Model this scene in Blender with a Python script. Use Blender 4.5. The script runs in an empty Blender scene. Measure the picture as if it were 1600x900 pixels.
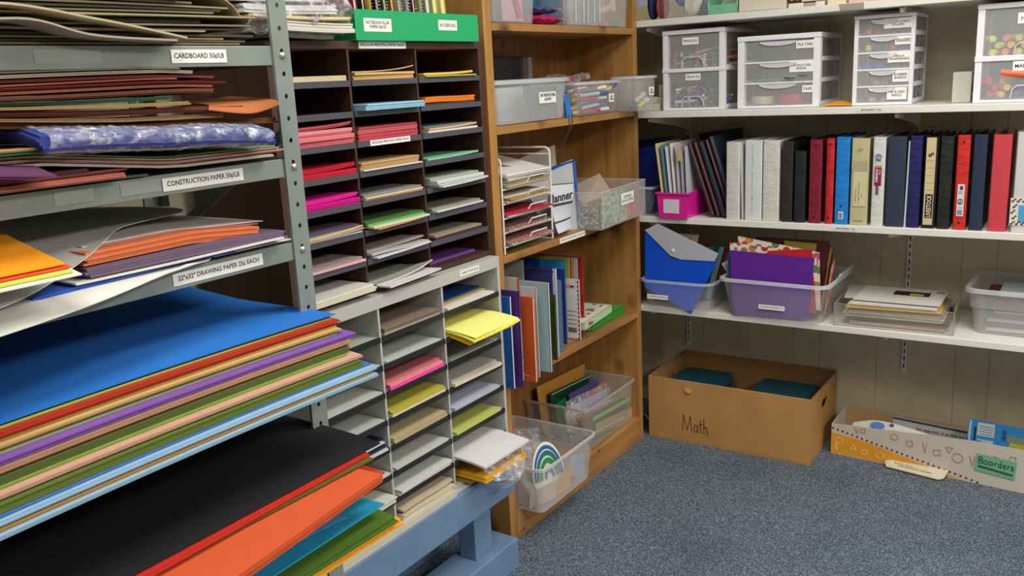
import bpy, math, random
from mathutils import Vector, Matrix
R = random.Random(7)
PI = math.pi
sc = bpy.context.scene
COL = sc.collection

# ------------------------------------------------------------------ camera
H = 1.5
YAW, PIT, ROL, FPX = -0.5966603, 0.23067705, 0.05063226, 1386.45
_f = Vector((math.sin(YAW)*math.cos(PIT), math.cos(YAW)*math.cos(PIT), -math.sin(PIT)))
_r = Vector((math.cos(YAW), -math.sin(YAW), 0)); _d = _f.cross(_r)
cR = _r*math.cos(ROL) + _d*math.sin(ROL); cD = _d*math.cos(ROL) - _r*math.sin(ROL)
CAM = Vector((0, 0, H))
cam = bpy.data.objects.new('camera', bpy.data.cameras.new('camera')); COL.objects.link(cam)
cam.data.sensor_width = 36; cam.data.lens = 36*FPX/1600; cam.data.clip_start = .02
m = Matrix.Identity(4)
for i in range(3):
    m[i][0] = cR[i]; m[i][1] = -cD[i]; m[i][2] = -_f[i]; m[i][3] = CAM[i]
cam.matrix_world = m
sc.camera = cam

def on(px, py, ax, val):
    """the real point where a sight line of the photograph meets the plane axis = val"""
    d = cR*((px-800)/FPX) + cD*((py-450)/FPX) + _f
    return CAM + d*((val-CAM[ax])/d[ax])
PX = lambda px, py, v: on(px, py, 0, v)
PY = lambda px, py, v: on(px, py, 1, v)
PZ = lambda px, py, v: on(px, py, 2, v)

# ------------------------------------------------------------------ world, lights, exposure
sc.view_settings.view_transform = 'Standard'; sc.view_settings.look = 'None'
sc.view_settings.gamma = 1; sc.view_settings.use_curve_mapping = False
sc.view_settings.exposure = 0.32
sc.cycles.transparent_max_bounces = 32
sc.cycles.max_bounces = 7
w = bpy.data.worlds.new('world'); sc.world = w; w.use_nodes = True
w.node_tree.nodes['Background'].inputs[0].default_value = (1, .97, .92, 1)
w.node_tree.nodes['Background'].inputs[1].default_value = .35
LAMPS = [(-.80, .25, 12), (-.25, 2.0, 23), (1.75, 1.0, 60), (1.3, 2.5, 16)]
for i, (x, y, e) in enumerate(LAMPS):
    l = bpy.data.lights.new('ceiling_lamp_light', 'AREA'); l.shape = 'RECTANGLE'; l.size = .55; l.size_y = 1.15
    l.energy = e; l.color = (1, .965, .905)
    o = bpy.data.objects.new('ceiling_lamp_light', l); COL.objects.link(o); o.location = (x, y, 2.56)

# ------------------------------------------------------------------ materials
def lin(h):
    h = h.lstrip('#'); c = [int(h[i:i+2], 16)/255 for i in (0, 2, 4)]
    return tuple(((v+.055)/1.055)**2.4 if v > .04045 else v/12.92 for v in c) + (1,)
MC = {}
def mat(h, rough=.6, kind='plain', metal=0, a=1, k=1.0):
    key = (h, rough, kind, metal, a, k)
    if key in MC: return MC[key]
    mt = bpy.data.materials.new(kind + '_' + h); MC[key] = mt; mt.use_nodes = True
    nt = mt.node_tree; N = nt.nodes; L = nt.links; b = N['Principled BSDF']; out = N['Material Output']
    c = lin(h)
    b.inputs['Base Color'].default_value = c; b.inputs['Roughness'].default_value = rough
    b.inputs['Metallic'].default_value = metal
    if kind == 'paper' or kind == 'plain': b.inputs['Specular IOR Level'].default_value = .25 if kind == 'paper' else .45
    def tc(): return N.new('ShaderNodeTexCoord').outputs['Object']
    def noise(scale, det=3, vec=None, sx=None):
        n = N.new('ShaderNodeTexNoise'); n.inputs['Scale'].default_value = scale; n.inputs['Detail'].default_value = det
        v = vec or tc()
        if sx:
            mp = N.new('ShaderNodeMapping'); mp.inputs['Scale'].default_value = sx; L.new(v, mp.inputs[0]); v = mp.outputs[0]
        L.new(v, n.inputs['Vector']); return n.outputs['Fac']
    def ramp(fac, stops):
        r = N.new('ShaderNodeValToRGB'); e = r.color_ramp.elements
        while len(e) < len(stops): e.new(.5)
        for q, (p, cc) in zip(e, stops): q.position = p; q.color = cc
        L.new(fac, r.inputs[0]); return r.outputs[0]
    def sh(c, s): return tuple(min(1, v*s) for v in c[:3]) + (1,)
    def bump(fac, s, d=.002):
        bp = N.new('ShaderNodeBump'); bp.inputs['Strength'].default_value = s; bp.inputs['Distance'].default_value = d
        L.new(fac, bp.inputs['Height']); L.new(bp.outputs[0], b.inputs['Normal'])
    if kind == 'wood':
        mp = N.new('ShaderNodeMapping'); mp.inputs['Scale'].default_value = (1, 1, .09) if k == 1 else ((1, .09, 1) if k == 2 else (.09, 1, 1))
        L.new(tc(), mp.inputs[0])
        n = noise(26, 6, mp.outputs[0]); n2 = noise(3, 2)
        mx = N.new('ShaderNodeMath'); mx.operation = 'MULTIPLY_ADD'; L.new(n, mx.inputs[0]); mx.inputs[1].default_value = .75
        m2 = N.new('ShaderNodeMath'); m2.operation = 'MULTIPLY'; L.new(n2, m2.inputs[0]); m2.inputs[1].default_value = .25; L.new(m2.outputs[0], mx.inputs[2])
        col = ramp(mx.outputs[0], [(.3, sh(c, .48)), (.44, sh(c, .82)), (.54, c), (.68, sh(c, 1.3))])
        vo = N.new('ShaderNodeTexVoronoi'); vo.inputs['Scale'].default_value = 6.0
        mp2 = N.new('ShaderNodeMapping'); mp2.inputs['Scale'].default_value = (1, 1, .75); L.new(tc(), mp2.inputs[0]); L.new(mp2.outputs[0], vo.inputs['Vector'])
        kf = ramp(vo.outputs['Distance'], [(.10, (1, 1, 1, 1)), (.15, (.6, .6, .6, 1)), (.25, (.0, .0, .0, 1))])
        mix = N.new('ShaderNodeMix'); mix.data_type = 'RGBA'; L.new(kf, mix.inputs['Factor']); L.new(col, mix.inputs['A'])
        mix.inputs['B'].default_value = sh(c, .28); L.new(mix.outputs['Result'], b.inputs['Base Color'])
        bump(n, .12)
    elif kind == 'laminate':
        col = ramp(noise(30, 5, None, (1, 1, .05)), [(.35, sh(c, .75)), (.65, sh(c, 1.2))]); L.new(col, b.inputs['Base Color'])
    elif kind == 'paper':
        col = ramp(noise(35, 2), [(.3, sh(c, .96)), (.7, sh(c, 1.03))]); L.new(col, b.inputs['Base Color'])
    elif kind == 'carpet':
        n = noise(330, 2); n2 = noise(2.2, 3)
        col = ramp(n, [(.30, lin('262d38')), (.45, lin('46525f')), (.55, lin('687686')), (.70, lin('a8b4c4'))])
        c2 = ramp(n2, [(.35, (.62, .64, .66, 1)), (.52, (1, 1, 1, 1))])
        mx = N.new('ShaderNodeMix'); mx.data_type = 'RGBA'; mx.blend_type = 'MULTIPLY'; mx.inputs['Factor'].default_value = .55
        L.new(col, mx.inputs['A']); L.new(c2, mx.inputs['B']); L.new(mx.outputs['Result'], b.inputs['Base Color']); bump(n, .9, .006)
    elif kind == 'metalpaint':
        col = ramp(noise(9, 4), [(.35, sh(c, .86)), (.6, c), (.75, sh(c, 1.12))]); L.new(col, b.inputs['Base Color'])
    elif kind == 'painted':
        col = ramp(noise(14, 5), [(.3, sh(c, .88)), (.6, c), (.78, sh(c, 1.07))]); L.new(col, b.inputs['Base Color']); bump(noise(60, 3), .15)
    elif kind == 'cardboard':
        col = ramp(noise(9, 4), [(.3, sh(c, .9)), (.7, sh(c, 1.08))]); L.new(col, b.inputs['Base Color'])
        bump(noise(60, 2, None, (1, 1, .05)), .15)
    elif kind == 'vinyl':
        bump(noise(34, 3, None, (.7, 1, 1.3)), .9, .005)
    elif kind == 'printed':     # many small coloured shapes
        vo = N.new('ShaderNodeTexVoronoi'); vo.inputs['Scale'].default_value = 38*k; L.new(tc(), vo.inputs['Vector'])
        r1 = ramp(vo.outputs['Distance'], [(.0, (1, 1, 1, 1)), (.42, (1, 1, 1, 1)), (.47, (0, 0, 0, 1))])
        hs = N.new('ShaderNodeSeparateColor'); L.new(vo.outputs['Color'], hs.inputs[0])
        cc = ramp(hs.outputs[0], [(.2, lin('c8502a')), (.35, lin('a03a78')), (.5, lin('d88a30')), (.65, lin('4a7a5a')), (.85, lin('b02a30'))])
        mix = N.new('ShaderNodeMix'); mix.data_type = 'RGBA'; L.new(r1, mix.inputs['Factor']); mix.inputs['A'].default_value = c
        L.new(cc, mix.inputs['B']); L.new(mix.outputs['Result'], b.inputs['Base Color'])
    elif kind == 'floral':
        col = ramp(noise(150*k, 3), [(.45, c), (.5, lin('e8c8c0')), (.56, sh(c, .6))]); L.new(col, b.inputs['Base Color'])
    elif kind == 'lined':
        wv = N.new('ShaderNodeTexWave'); wv.bands_direction = 'Z'; wv.inputs['Scale'].default_value = 26*k; L.new(tc(), wv.inputs['Vector'])
        col = ramp(wv.outputs['Fac'], [(.0, sh(c, .55)), (.12, c)]); L.new(col, b.inputs['Base Color'])
    elif kind == 'squares':
        br = N.new('ShaderNodeTexBrick'); br.inputs['Scale'].default_value = 14; br.offset = 0; br.inputs['Color1'].default_value = c
        br.inputs['Color2'].default_value = sh(c, .9); br.inputs['Mortar'].default_value = lin('d8dad0'); br.inputs['Mortar Size'].default_value = .03
        L.new(tc(), br.inputs['Vector']); L.new(br.outputs[0], b.inputs['Base Color'])
    if kind in ('clear', 'film'):
        b.inputs['Roughness'].default_value = rough
        t = N.new('ShaderNodeBsdfTransparent'); mx = N.new('ShaderNodeMixShader')
        if kind == 'film':
            n = noise(70, 3, None, (1, 1, 1)); bump(n, 1.0, .012)
            f = ramp(noise(48, 5), [(.42, (a*.35,)*3 + (1,)), (.56, (a*.8,)*3 + (1,)), (.70, (min(1, a*3.2),)*3 + (1,))]); L.new(f, mx.inputs[0])
        else: mx.inputs[0].default_value = a
        L.new(t.outputs[0], mx.inputs[1]); L.new(b.outputs[0], mx.inputs[2]); L.new(mx.outputs[0], out.inputs[0])
    return mt
def paper(h): return mat(h, .8, 'paper')
def emis(h, s):
    mt = bpy.data.materials.new('emission_' + h); mt.use_nodes = True; b = mt.node_tree.nodes['Principled BSDF']
    b.inputs['Emission Color'].default_value = lin(h); b.inputs['Emission Strength'].default_value = s; return mt
INK = mat('1a1a1c', .7); LABEL = paper('f0efec'); CLEAR = mat('dfe3e8', .12, 'clear', a=.11); MILKY = mat('dcdedf', .3, 'clear', a=.25)
RIM = mat('dde2ea', .25, 'clear', a=.42); FILM = mat('f2f4f8', .1, 'film', a=.22)

# ------------------------------------------------------------------ mesh helpers
WM = {}
class MB:
    def __init__(s, T=None): s.v = []; s.f = []; s.T = T
    def add(s, vs, fs):
        n = len(s.v); T = s.T
        s.v += [(T @ Vector(p)) if T else Vector(p) for p in vs]; s.f += [tuple(i+n for i in f) for f in fs]; return s
    def box(s, x0, x1, y0, y1, z0, z1):
        if x0 > x1: x0, x1 = x1, x0
        if y0 > y1: y0, y1 = y1, y0
        if z0 > z1: z0, z1 = z1, z0
        return s.add([(x0,y0,z0),(x1,y0,z0),(x1,y1,z0),(x0,y1,z0),(x0,y0,z1),(x1,y0,z1),(x1,y1,z1),(x0,y1,z1)],
                     [(0,3,2,1),(4,5,6,7),(0,1,5,4),(1,2,6,5),(2,3,7,6),(3,0,4,7)])
    def loops(s, ls, cap=True, closed=True):
        n = len(ls[0]); vs = [p for l in ls for p in l]; fs = []
        for i in range(len(ls)-1):
            for j in range(n if closed else n-1):
                k = (j+1) % n; fs.append((i*n+j, i*n+k, (i+1)*n+k, (i+1)*n+j))
        if cap: fs.append(tuple(range(n-1, -1, -1))); fs.append(tuple((len(ls)-1)*n+j for j in range(n)))
        return s.add(vs, fs)
    def tube(s, pts, r, n=8, cap=True, r2=None):
        pts = [Vector(p) for p in pts]; ls = []; up = None
        for i, p in enumerate(pts):
            d = (pts[min(i+1, len(pts)-1)] - pts[max(i-1, 0)]).normalized()
            if up is None: up = Vector((0, 0, 1)) if abs(d.z) < .9 else Vector((1, 0, 0))
            a = d.cross(up).normalized(); b2 = a.cross(d).normalized(); up = b2
            rr = r if r2 is None else r + (r2-r)*i/(len(pts)-1)
            ls.append([p + a*(rr*math.cos(2*PI*j/n)) + b2*(rr*math.sin(2*PI*j/n)) for j in range(n)])
        return s.loops(ls, cap)
    def poly(s, pts, ex):
        """a flat polygon pushed through by the vector ex"""
        n = len(pts); ex = Vector(ex); pts = [Vector(p) for p in pts]
        return s.add(pts + [p+ex for p in pts], [tuple(range(n-1, -1, -1)), tuple(range(n, 2*n))] + [(j, (j+1) % n, (j+1) % n+n, j+n) for j in range(n)])
    def grid(s, P, nu, nv, t):
        """sheet through the function P(u,v) with thickness t"""
        if not callable(t): tt = t; t = lambda u, v: tt
        vs = []
        for k in (0, 1):
            for i in range(nu+1):
                for j in range(nv+1):
                    p = Vector(P(i/nu, j/nv)); vs.append(p + Vector((0, 0, t(i/nu, j/nv)*k)))
        M = (nu+1)*(nv+1); q = lambda i, j: i*(nv+1)+j; fs = []
        for i in range(nu):
            for j in range(nv):
                a, b, c, d = q(i, j), q(i+1, j), q(i+1, j+1), q(i, j+1); fs += [(a, d, c, b), (a+M, b+M, c+M, d+M)]
        for i in range(nu): fs += [(q(i, 0), q(i+1, 0), q(i+1, 0)+M, q(i, 0)+M), (q(i+1, nv), q(i, nv), q(i, nv)+M, q(i+1, nv)+M)]
        for j in range(nv): fs += [(q(0, j+1), q(0, j), q(0, j)+M, q(0, j+1)+M), (q(nu, j), q(nu, j+1), q(nu, j+1)+M, q(nu, j)+M)]
        return s.add(vs, fs)
def tagit(o, label=None, cat=None, group=None, kind=None):
    for k, v in (('label', label), ('category', cat), ('group', group), ('kind', kind)):
        if v: o[k] = v
    return o
def link(name, me, mt, parent, org):
    o = bpy.data.objects.new(name, me); COL.objects.link(o)
    if mt: me.materials.append(mt)
    if parent: o.parent = parent; WM[o.name] = WM[parent.name]
    else: o.location = org; WM[o.name] = Matrix.Translation(org)
    return o
def build(mb, name, mt, parent=None, label=None, cat=None, group=None, kind=None, bevel=0, smooth=False):
    vs = mb.v
    if parent: inv = WM[parent.name].inverted(); org = None; vs = [inv @ p for p in vs]
    else:
        lo = [min(p[i] for p in vs) for i in range(3)]; hi = [max(p[i] for p in vs) for i in range(3)]
        org = Vector(((lo[0]+hi[0])/2, (lo[1]+hi[1])/2, lo[2])); vs = [p-org for p in vs]
    me = bpy.data.meshes.new(name); me.from_pydata([tuple(p) for p in vs], [], mb.f); me.update()
    if smooth:
        for p in me.polygons: p.use_smooth = True
    o = link(name, me, mt, parent, org)
    if bevel:
        b = o.modifiers.new('bevel', 'BEVEL'); b.width = bevel; b.segments = 2; b.limit_method = 'ANGLE'
    elif smooth:
        e = o.modifiers.new('edges', 'EDGE_SPLIT'); e.split_angle = math.radians(40)
    return tagit(o, label, cat, group, kind)
def thing(name, label, cat, loc=(0, 0, 0), rz=0, group=None, M=None):
    o = bpy.data.objects.new(name, None); COL.objects.link(o); o.empty_display_size = .05
    T = M or (Matrix.Translation(loc) @ Matrix.Rotation(rz, 4, 'Z'))
    o.matrix_world = T; o.location = T.to_translation(); o.rotation_euler = T.to_euler(); WM[o.name] = T.copy()
    return tagit(o, label, cat, group)
TXT = {}
def text(s, parent, c, right, up, w, h, mt=INK, name='lettering', off=.0012):
    if s not in TXT:
        cu = bpy.data.curves.new('t', 'FONT'); cu.body = s; cu.align_x = 'CENTER'; cu.size = 1; cu.resolution_u = 2; cu.space_line = .95; cu.offset = .018
        ob = bpy.data.objects.new('t', cu); COL.objects.link(ob)
        me = bpy.data.meshes.new_from_object(ob.evaluated_get(bpy.context.evaluated_depsgraph_get()))
        TXT[s] = ([v.co.copy() for v in me.vertices], [tuple(p.vertices) for p in me.polygons])
        bpy.data.objects.remove(ob)
    vs, fs = TXT[s]; xs = [v.x for v in vs]; ys = [v.y for v in vs]
    w0, h0 = max(xs)-min(xs), max(ys)-min(ys); cx, cy = (max(xs)+min(xs))/2, (max(ys)+min(ys))/2
    r = Vector(right).normalized(); u = Vector(up).normalized(); n = r.cross(u); c = Vector(c)
    mb = MB(); mb.add([c + n*off + r*((v.x-cx)*w/w0) + u*((v.y-cy)*h/h0) for v in vs], fs)
    return build(mb, name, mt, parent)
def plate(parent, c, right, up, w, h, mt=LABEL, name='label', t=.0006, lab=None, gap=.0004):
    r = Vector(right).normalized(); u = Vector(up).normalized(); n = r.cross(u); c = Vector(c) + n*gap
    mb = MB(); mb.poly([c-r*w/2-u*h/2, c+r*w/2-u*h/2, c+r*w/2+u*h/2, c-r*w/2+u*h/2], n*t)
    return build(mb, name, mt, parent, lab)
def sign(parent, s, c, right, up, w, h, tw=.86, th=.55, mt=LABEL):
    p = plate(parent, c, right, up, w, h, mt, lab='white label reading ' + s.replace('\n', ' '))
    text(s, p, c, right, up, w*tw, h*th); return p
Xp, Yp, Zp = Vector((1, 0, 0)), Vector((0, 1, 0)), Vector((0, 0, 1))

# ================================================================== ROOM
XW, YW = -1.85, 3.62
def struct(name, mb, mt): return build(mb, name, mt, kind='structure')
struct('floor', MB().box(XW-.1, 3.2, -2.6, YW+.1, -.05, 0), mat('556070', .95, 'carpet'))
struct('ceiling', MB().box(XW-.1, 3.2, -2.6, YW+.1, 2.62, 2.7), mat('dedbd4', .9))
WALL = mat('cdc3a7', .6, 'painted')
struct('wall_left', MB().box(XW-.1, XW, -2.6, YW, 0, 2.62), WALL)
struct('wall_right', MB().box(3.1, 3.2, -2.6, YW, 0, 2.62), mat('d2ccbc', .8))
struct('wall_front', MB().box(XW, 3.1, -2.6, -2.5, 0, 2.62), mat('d2ccbc', .8))
mb = MB(); mb.box(XW-.1, 3.2, YW+.003, YW+.1, 0, 2.62)
gx = [-1.652, -1.44, -1.236, -1.04, -.93, -.708, -.423, -.307, -.05, .1, .4, .62, .81, 1.1, 1.3, 1.7, 2.1, 2.6]
e = [XW-.1] + gx + [3.2]
for a, b in zip(e[:-1], e[1:]):
    x0, x1 = a+.0016, b-.0016
    mb.poly([(x0-.0010, YW+.004, 0), (x0+.0010, YW, 0), (x1-.0010, YW, 0), (x1+.0010, YW+.004, 0)], (0, 0, 2.62))
struct('wall_back', mb, WALL)
for x, y, e in LAMPS:
    t = thing('ceiling_lamp', 'flush fluorescent ceiling lamp above the room', 'lamp', (x, y, 2.575), group='ceiling lamps')
    T = WM[t.name]
    build(MB(T).box(-.31, .31, -.61, .61, .02, .044), 'frame', mat('e4e4e0', .5), t)
    build(MB(T).box(-.28, .28, -.58, .58, .0, .02), 'diffuser', emis('fff6e0', 2.0), t)

# ================================================================== METAL RACK
XR, YR, XRB = -1.25, 1.165, -1.70
RK = mat('848f8d', .4, 'metalpaint', .12)
rack = thing('metal_rack', 'grey steel shelving rack with punched posts, stacked with coloured paper', 'shelf rack', (-1.47, .6, 0))
Y0R = .02
def hole_post(x, y, dirx, diry):
    """angle post: one flange facing the room (real holes), one facing along the row"""
    mb = MB(); W_ = .040; t = .0025; z0, z1 = 0, 2.1
    ya, yb = (y-W_, y) if diry < 0 else (y, y+W_)
    hp = .0395; nh = int(z1/hp); yc = (ya+yb)/2; r = .0042
    xf = x; xb = x-t*dirx
    # front flange made of cells with a round hole each
    for i in range(nh):
        za, zb = i*hp, (i+1)*hp; zc = (za+zb)/2 + .009; ring = 8
        hol = [(yc+r*math.cos(2*PI*(j+.5)/ring), zc+r*1.15*math.sin(2*PI*(j+.5)/ring)) for j in range(ring)]
        out = []
        for j in range(ring):
            a = 2*PI*(j+.5)/ring; c, s_ = math.cos(a), math.sin(a)
            out.append((yb if c > 0 else ya, None))
        o8 = [(yb, zc+.004), (yb, zb), (ya, zb), (ya, zc+.004), (ya, zc-.004), (ya, za), (yb, za), (yb, zc-.004)]
        vs = [(xf, a, b) for a, b in hol] + [(xf, a, b) for a, b in o8] + [(xb, a, b) for a, b in hol] + [(xb, a, b) for a, b in o8]
        fs = []
        for j in range(8):
            k = (j+1) % 8
            fs += [(j, 8+j, 8+k, k), (16+j, 16+k, 24+k, 24+j), (j, k, 16+k, 16+j)]
        mb.add(vs, fs)
    mb.box(x-t*dirx, x-.038*dirx, yb if diry < 0 else ya, (yb-t) if diry < 0 else (ya+t), z0, z1)
    # outer rolled lip
    mb.box(x-.0002*dirx, x-.006*dirx, ya-.0 if diry < 0 else yb, (ya+.002) if diry < 0 else (yb-.002), z0, z1)
    return mb
for x, y, dx, dy in ((XR, YR, 1, -1), (XR, Y0R, 1, 1), (XRB, YR, -1, -1), (XRB, Y0R, -1, 1)):
    build(hole_post(x, y, dx, dy), 'post', RK, rack)
RSH = {1: 1.579, 2: 1.380, 3: 1.225, 4: .985, 5: .705, 6: .30}
for k, z in RSH.items():
    mb = MB(); mb.box(XRB+.003, XR-.004, Y0R+.003, YR-.003, z-.003, z-.0005)
    ye = YR-.042
    mb.box(XR-.008, XR-.004, Y0R+.04, ye+.003, z-.034, z-.0006); mb.box(XR-.016, XR-.005, Y0R+.04, ye+.003, z-.034, z-.031)
    mb.box(XRB+.004, XRB+.008, Y0R+.03, YR-.03, z-.034, z-.0006)
    mb.box(XRB+.01, XR-.01, YR-.008, YR-.005, z-.034, z-.0006); mb.box(XRB+.01, XR-.01, Y0R+.005, Y0R+.008, z-.034, z-.0006)
    shf = build(mb, 'shelf', RK, rack, bevel=.0012)
    for yy in ((YR-.02), (Y0R+.02)):
        bb = MB(); ls = []
        for i, (rr, dx) in enumerate(((.0068, 0), (.0066, .002), (.0045, .0042), (.0018, .0052))):
            ls.append([(XR+dx, yy+rr*math.cos(2*PI*j/12), z-.017+rr*math.sin(2*PI*j/12)) for j in range(12)])
        bb.loops(ls); build(bb, 'bolt', mat('c8c6be', .3, metal=.8), rack, smooth=True)
for a, b in (((XR-.02, YR-.008, 1.43), (XRB+.02, YR-.008, 1.20)),):
    d = Vector(b)-Vector(a); n = Vector((-d.z, 0, d.x)).normalized()*.011
    build(MB().poly([Vector(a)-n, Vector(a)+n, Vector(b)+n, Vector(b)-n], (0, .002, 0)), 'brace', RK, rack)
for s, pa, pb, z in (('CARDBOARD 50¢/LB', (268, 80), (356, 92), 1.562), ('CONSTRUCTION PAPER 50¢/LB', (255, 284), (381, 268), 1.363), ('22"x32" DRAWING PAPER 25¢ EACH', (272, 438), (412, 404), 1.208)):
    a, b = PX(*pa, XR), PX(*pb, XR); y0, y1 = a.y, b.y
    sign(rack, s, (XR-.0035, (y0+y1)/2, z), Yp, Zp, y1-y0, .021, .9, .5)
for y, z, wd in ((.745, 1.563, .10), (.83, 1.365, .07), (.72, 1.365, .06)):   # old strips of clear tape on the lips
    plate(rack, (XR-.0035, y, z), Yp, Zp, wd, .02, mat('c4cbc8', .15, 'clear', a=.3), 'tape')

# ================================================================== PAPER HELPERS
CN = {}
def stack(name, hexs, label, cat, x0, x1, y0, y1, z, t, n=1, rot=0, dz=None, jit=.003, mt=None, group=None, nu=10, nv=8, kind=None):
    """n loose layers lying flat, x0 back, x1 front"""
    cx, cy = (x0+x1)/2, (y0+y1)/2; mb = MB(); c, s = math.cos(rot), math.sin(rot); tt = t/n
    for i in range(n):
        ox, oy, rr = (R.uniform(-jit, jit), R.uniform(-jit, jit), R.uniform(-jit, jit)*2) if n > 1 else (0, 0, 0)
        zz = z + i*tt
        def P(u, v, ox=ox, oy=oy, zz=zz, rr=rr):
            lx, ly = (x1-x0)*(u-.5), (y1-y0)*(v-.5)
            lx, ly = lx-ly*rr, ly+lx*rr
            return (cx + lx*c - ly*s + ox, cy + lx*s + ly*c + oy, zz + (dz(u, v) if dz else 0))
        mb.grid(P, nu if dz else 1, nv if dz else 1, tt*.93)
    return build(mb, name, mt or paper(hexs), None, label, cat, group, kind, smooth=bool(dz))

# ================================================================== SORTERS
def sorter(name, label, X, ys, zt, zb, rows, thk, frame, inner, edge, shelfm, toph, both, depth=.30):
    r = thing(name, label, 'paper sorter', (X-depth/2, (ys[0]+ys[3])/2, zb))
    XB = X-depth
    build(MB().box(XB, X, ys[0]-thk, ys[0], zb, zt), 'side_panel', frame, r, bevel=.001)
    build(MB().box(XB, X, ys[3], ys[3]+thk, zb, zt), 'side_panel', frame, r, bevel=.001)
    build(MB().box(XB, X, ys[0], ys[3], zt-toph, zt), 'top_panel', frame, r, bevel=.001)
    build(MB().box(XB, X, ys[0], ys[3], zb, zb+both), 'bottom_panel', frame, r, bevel=.001)
    build(MB().box(XB, XB+.004, ys[0], ys[3], zb+both, zt-toph), 'back_panel', inner, r)
    for y in ys[1:3]: build(MB().box(XB+.005, X-.003, y-.0035, y+.0035, zb+both, zt-toph), 'divider', frame, r)
    h = (zt-toph-zb-both); fl = {}
    for k in range(rows):
        z = zt-toph-h*(k+1)/rows; fl[k+1] = z
        if k < rows-1:
            for c in range(3):
                a, b = ys[c]+.0036*(c > 0), ys[c+1]-.0036*(c < 2)
                s_ = build(MB().box(XB+.005, X-.006, a, b, z-.003, z), 'shelf', shelfm, r)
                build(MB().box(X-.006, X+.001, a, b, z-.0135, z+.0005), 'edge_strip', edge, s_)
    return r, fl
DY = [1.345, 1.578, 1.826, 2.098]
WD = mat('452a20', .5, 'laminate'); DI = mat('2c211e', .6)
dark, dfl = sorter('paper_sorter', 'dark brown wood-grain pigeonhole paper sorter standing above the pale grey one', -1.5, DY, 1.606, 1.0, 8, .016, WD, DI, mat('4c4d57', .4), mat('25211f', .6), .018, .012)
WY = [1.335, 1.574, 1.83, 2.092]
WF = mat('b4b6b2', .5); WI = mat('a5a7a2', .6)
white, wfl = sorter('paper_sorter', 'pale grey pigeonhole cardstock sorter on the blue bench', -1.47, WY, .996, .372, 8, .012, WF, WI, mat('232428', .4), mat('b0b2ac', .6), .032, .006)
sign(dark, 'REGULAR PRINTING PAPER 50¢/LB', (-1.5, 1.70, 1.597), Yp, Zp, .172, .0165, .92, .5)
z3 = dfl[3]
sign(dark, 'REGULAR PRINTING PAPER 50¢/LB', (-1.499, 1.70, z3-.0065), Yp, Zp, .15, .0135, .92, .55)
a = PX(719, 433, -1.47)
sign(white, 'CARDSTOCK $1/LB', (-1.47, a.y+.045, .982), Yp, Zp, .09, .016, .9, .5)
ORD = ['', 'top', 'second', 'third', 'fourth', 'fifth', 'sixth', 'seventh', 'bottom']
CW = ['', 'left', 'middle', 'right']
def fill(fl, ys, X, sname, c, r, items):
    z = fl[r] + .0008
    for i, it in enumerate(items):
        cn, hx, t = it[:3]; o = dict(over=0, rot=0, n=max(1, int(t/.004)), sh=0, w=.222, dp=.285, lift=0, m=None, droop=0, wave=0)
        o.update(it[3] if len(it) > 3 else {})
        W_ = min(o['w'], ys[c]-ys[c-1]-.016 - abs(o['rot'])*.28)
        y0 = (ys[c]+ys[c-1])/2 - W_/2 + o['sh']
        x1 = X - .004 + o['over']; x0 = x1-o['dp']
        x0 = max(x0, X-.29)
        def dz(u, v, o=o):
            q = max(0, u-.6)/.4
            return o['lift']*(q**2)*(v**3) + o['wave']*(.5+.5*math.sin(5*v+7*u)) - o['droop']*q*q
        need = o['lift'] or o['wave'] or o['droop']
        pos = '' if len(items) == 1 else (', topmost' if i == len(items)-1 else (', lowest' if i == 0 else (', second from bottom' if i == 1 else ', third from bottom')))
        nm = 'paper_sheet' if t < .003 else 'paper_bundle'
        stack(nm, hx, '%s paper in the %s sorter, %s column, %s row%s' % (cn, sname, CW[c], ORD[r], pos), 'paper',
              x0, x1, y0, y0+W_, z, t, o['n'], o['rot'], dz if need else None, .0025, o['m'], 'papers in the %s sorter' % sname)
        z += t + .0008 + o['wave']
D = lambda *a, **k: tuple(a) + ((k,) if k else ())
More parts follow.
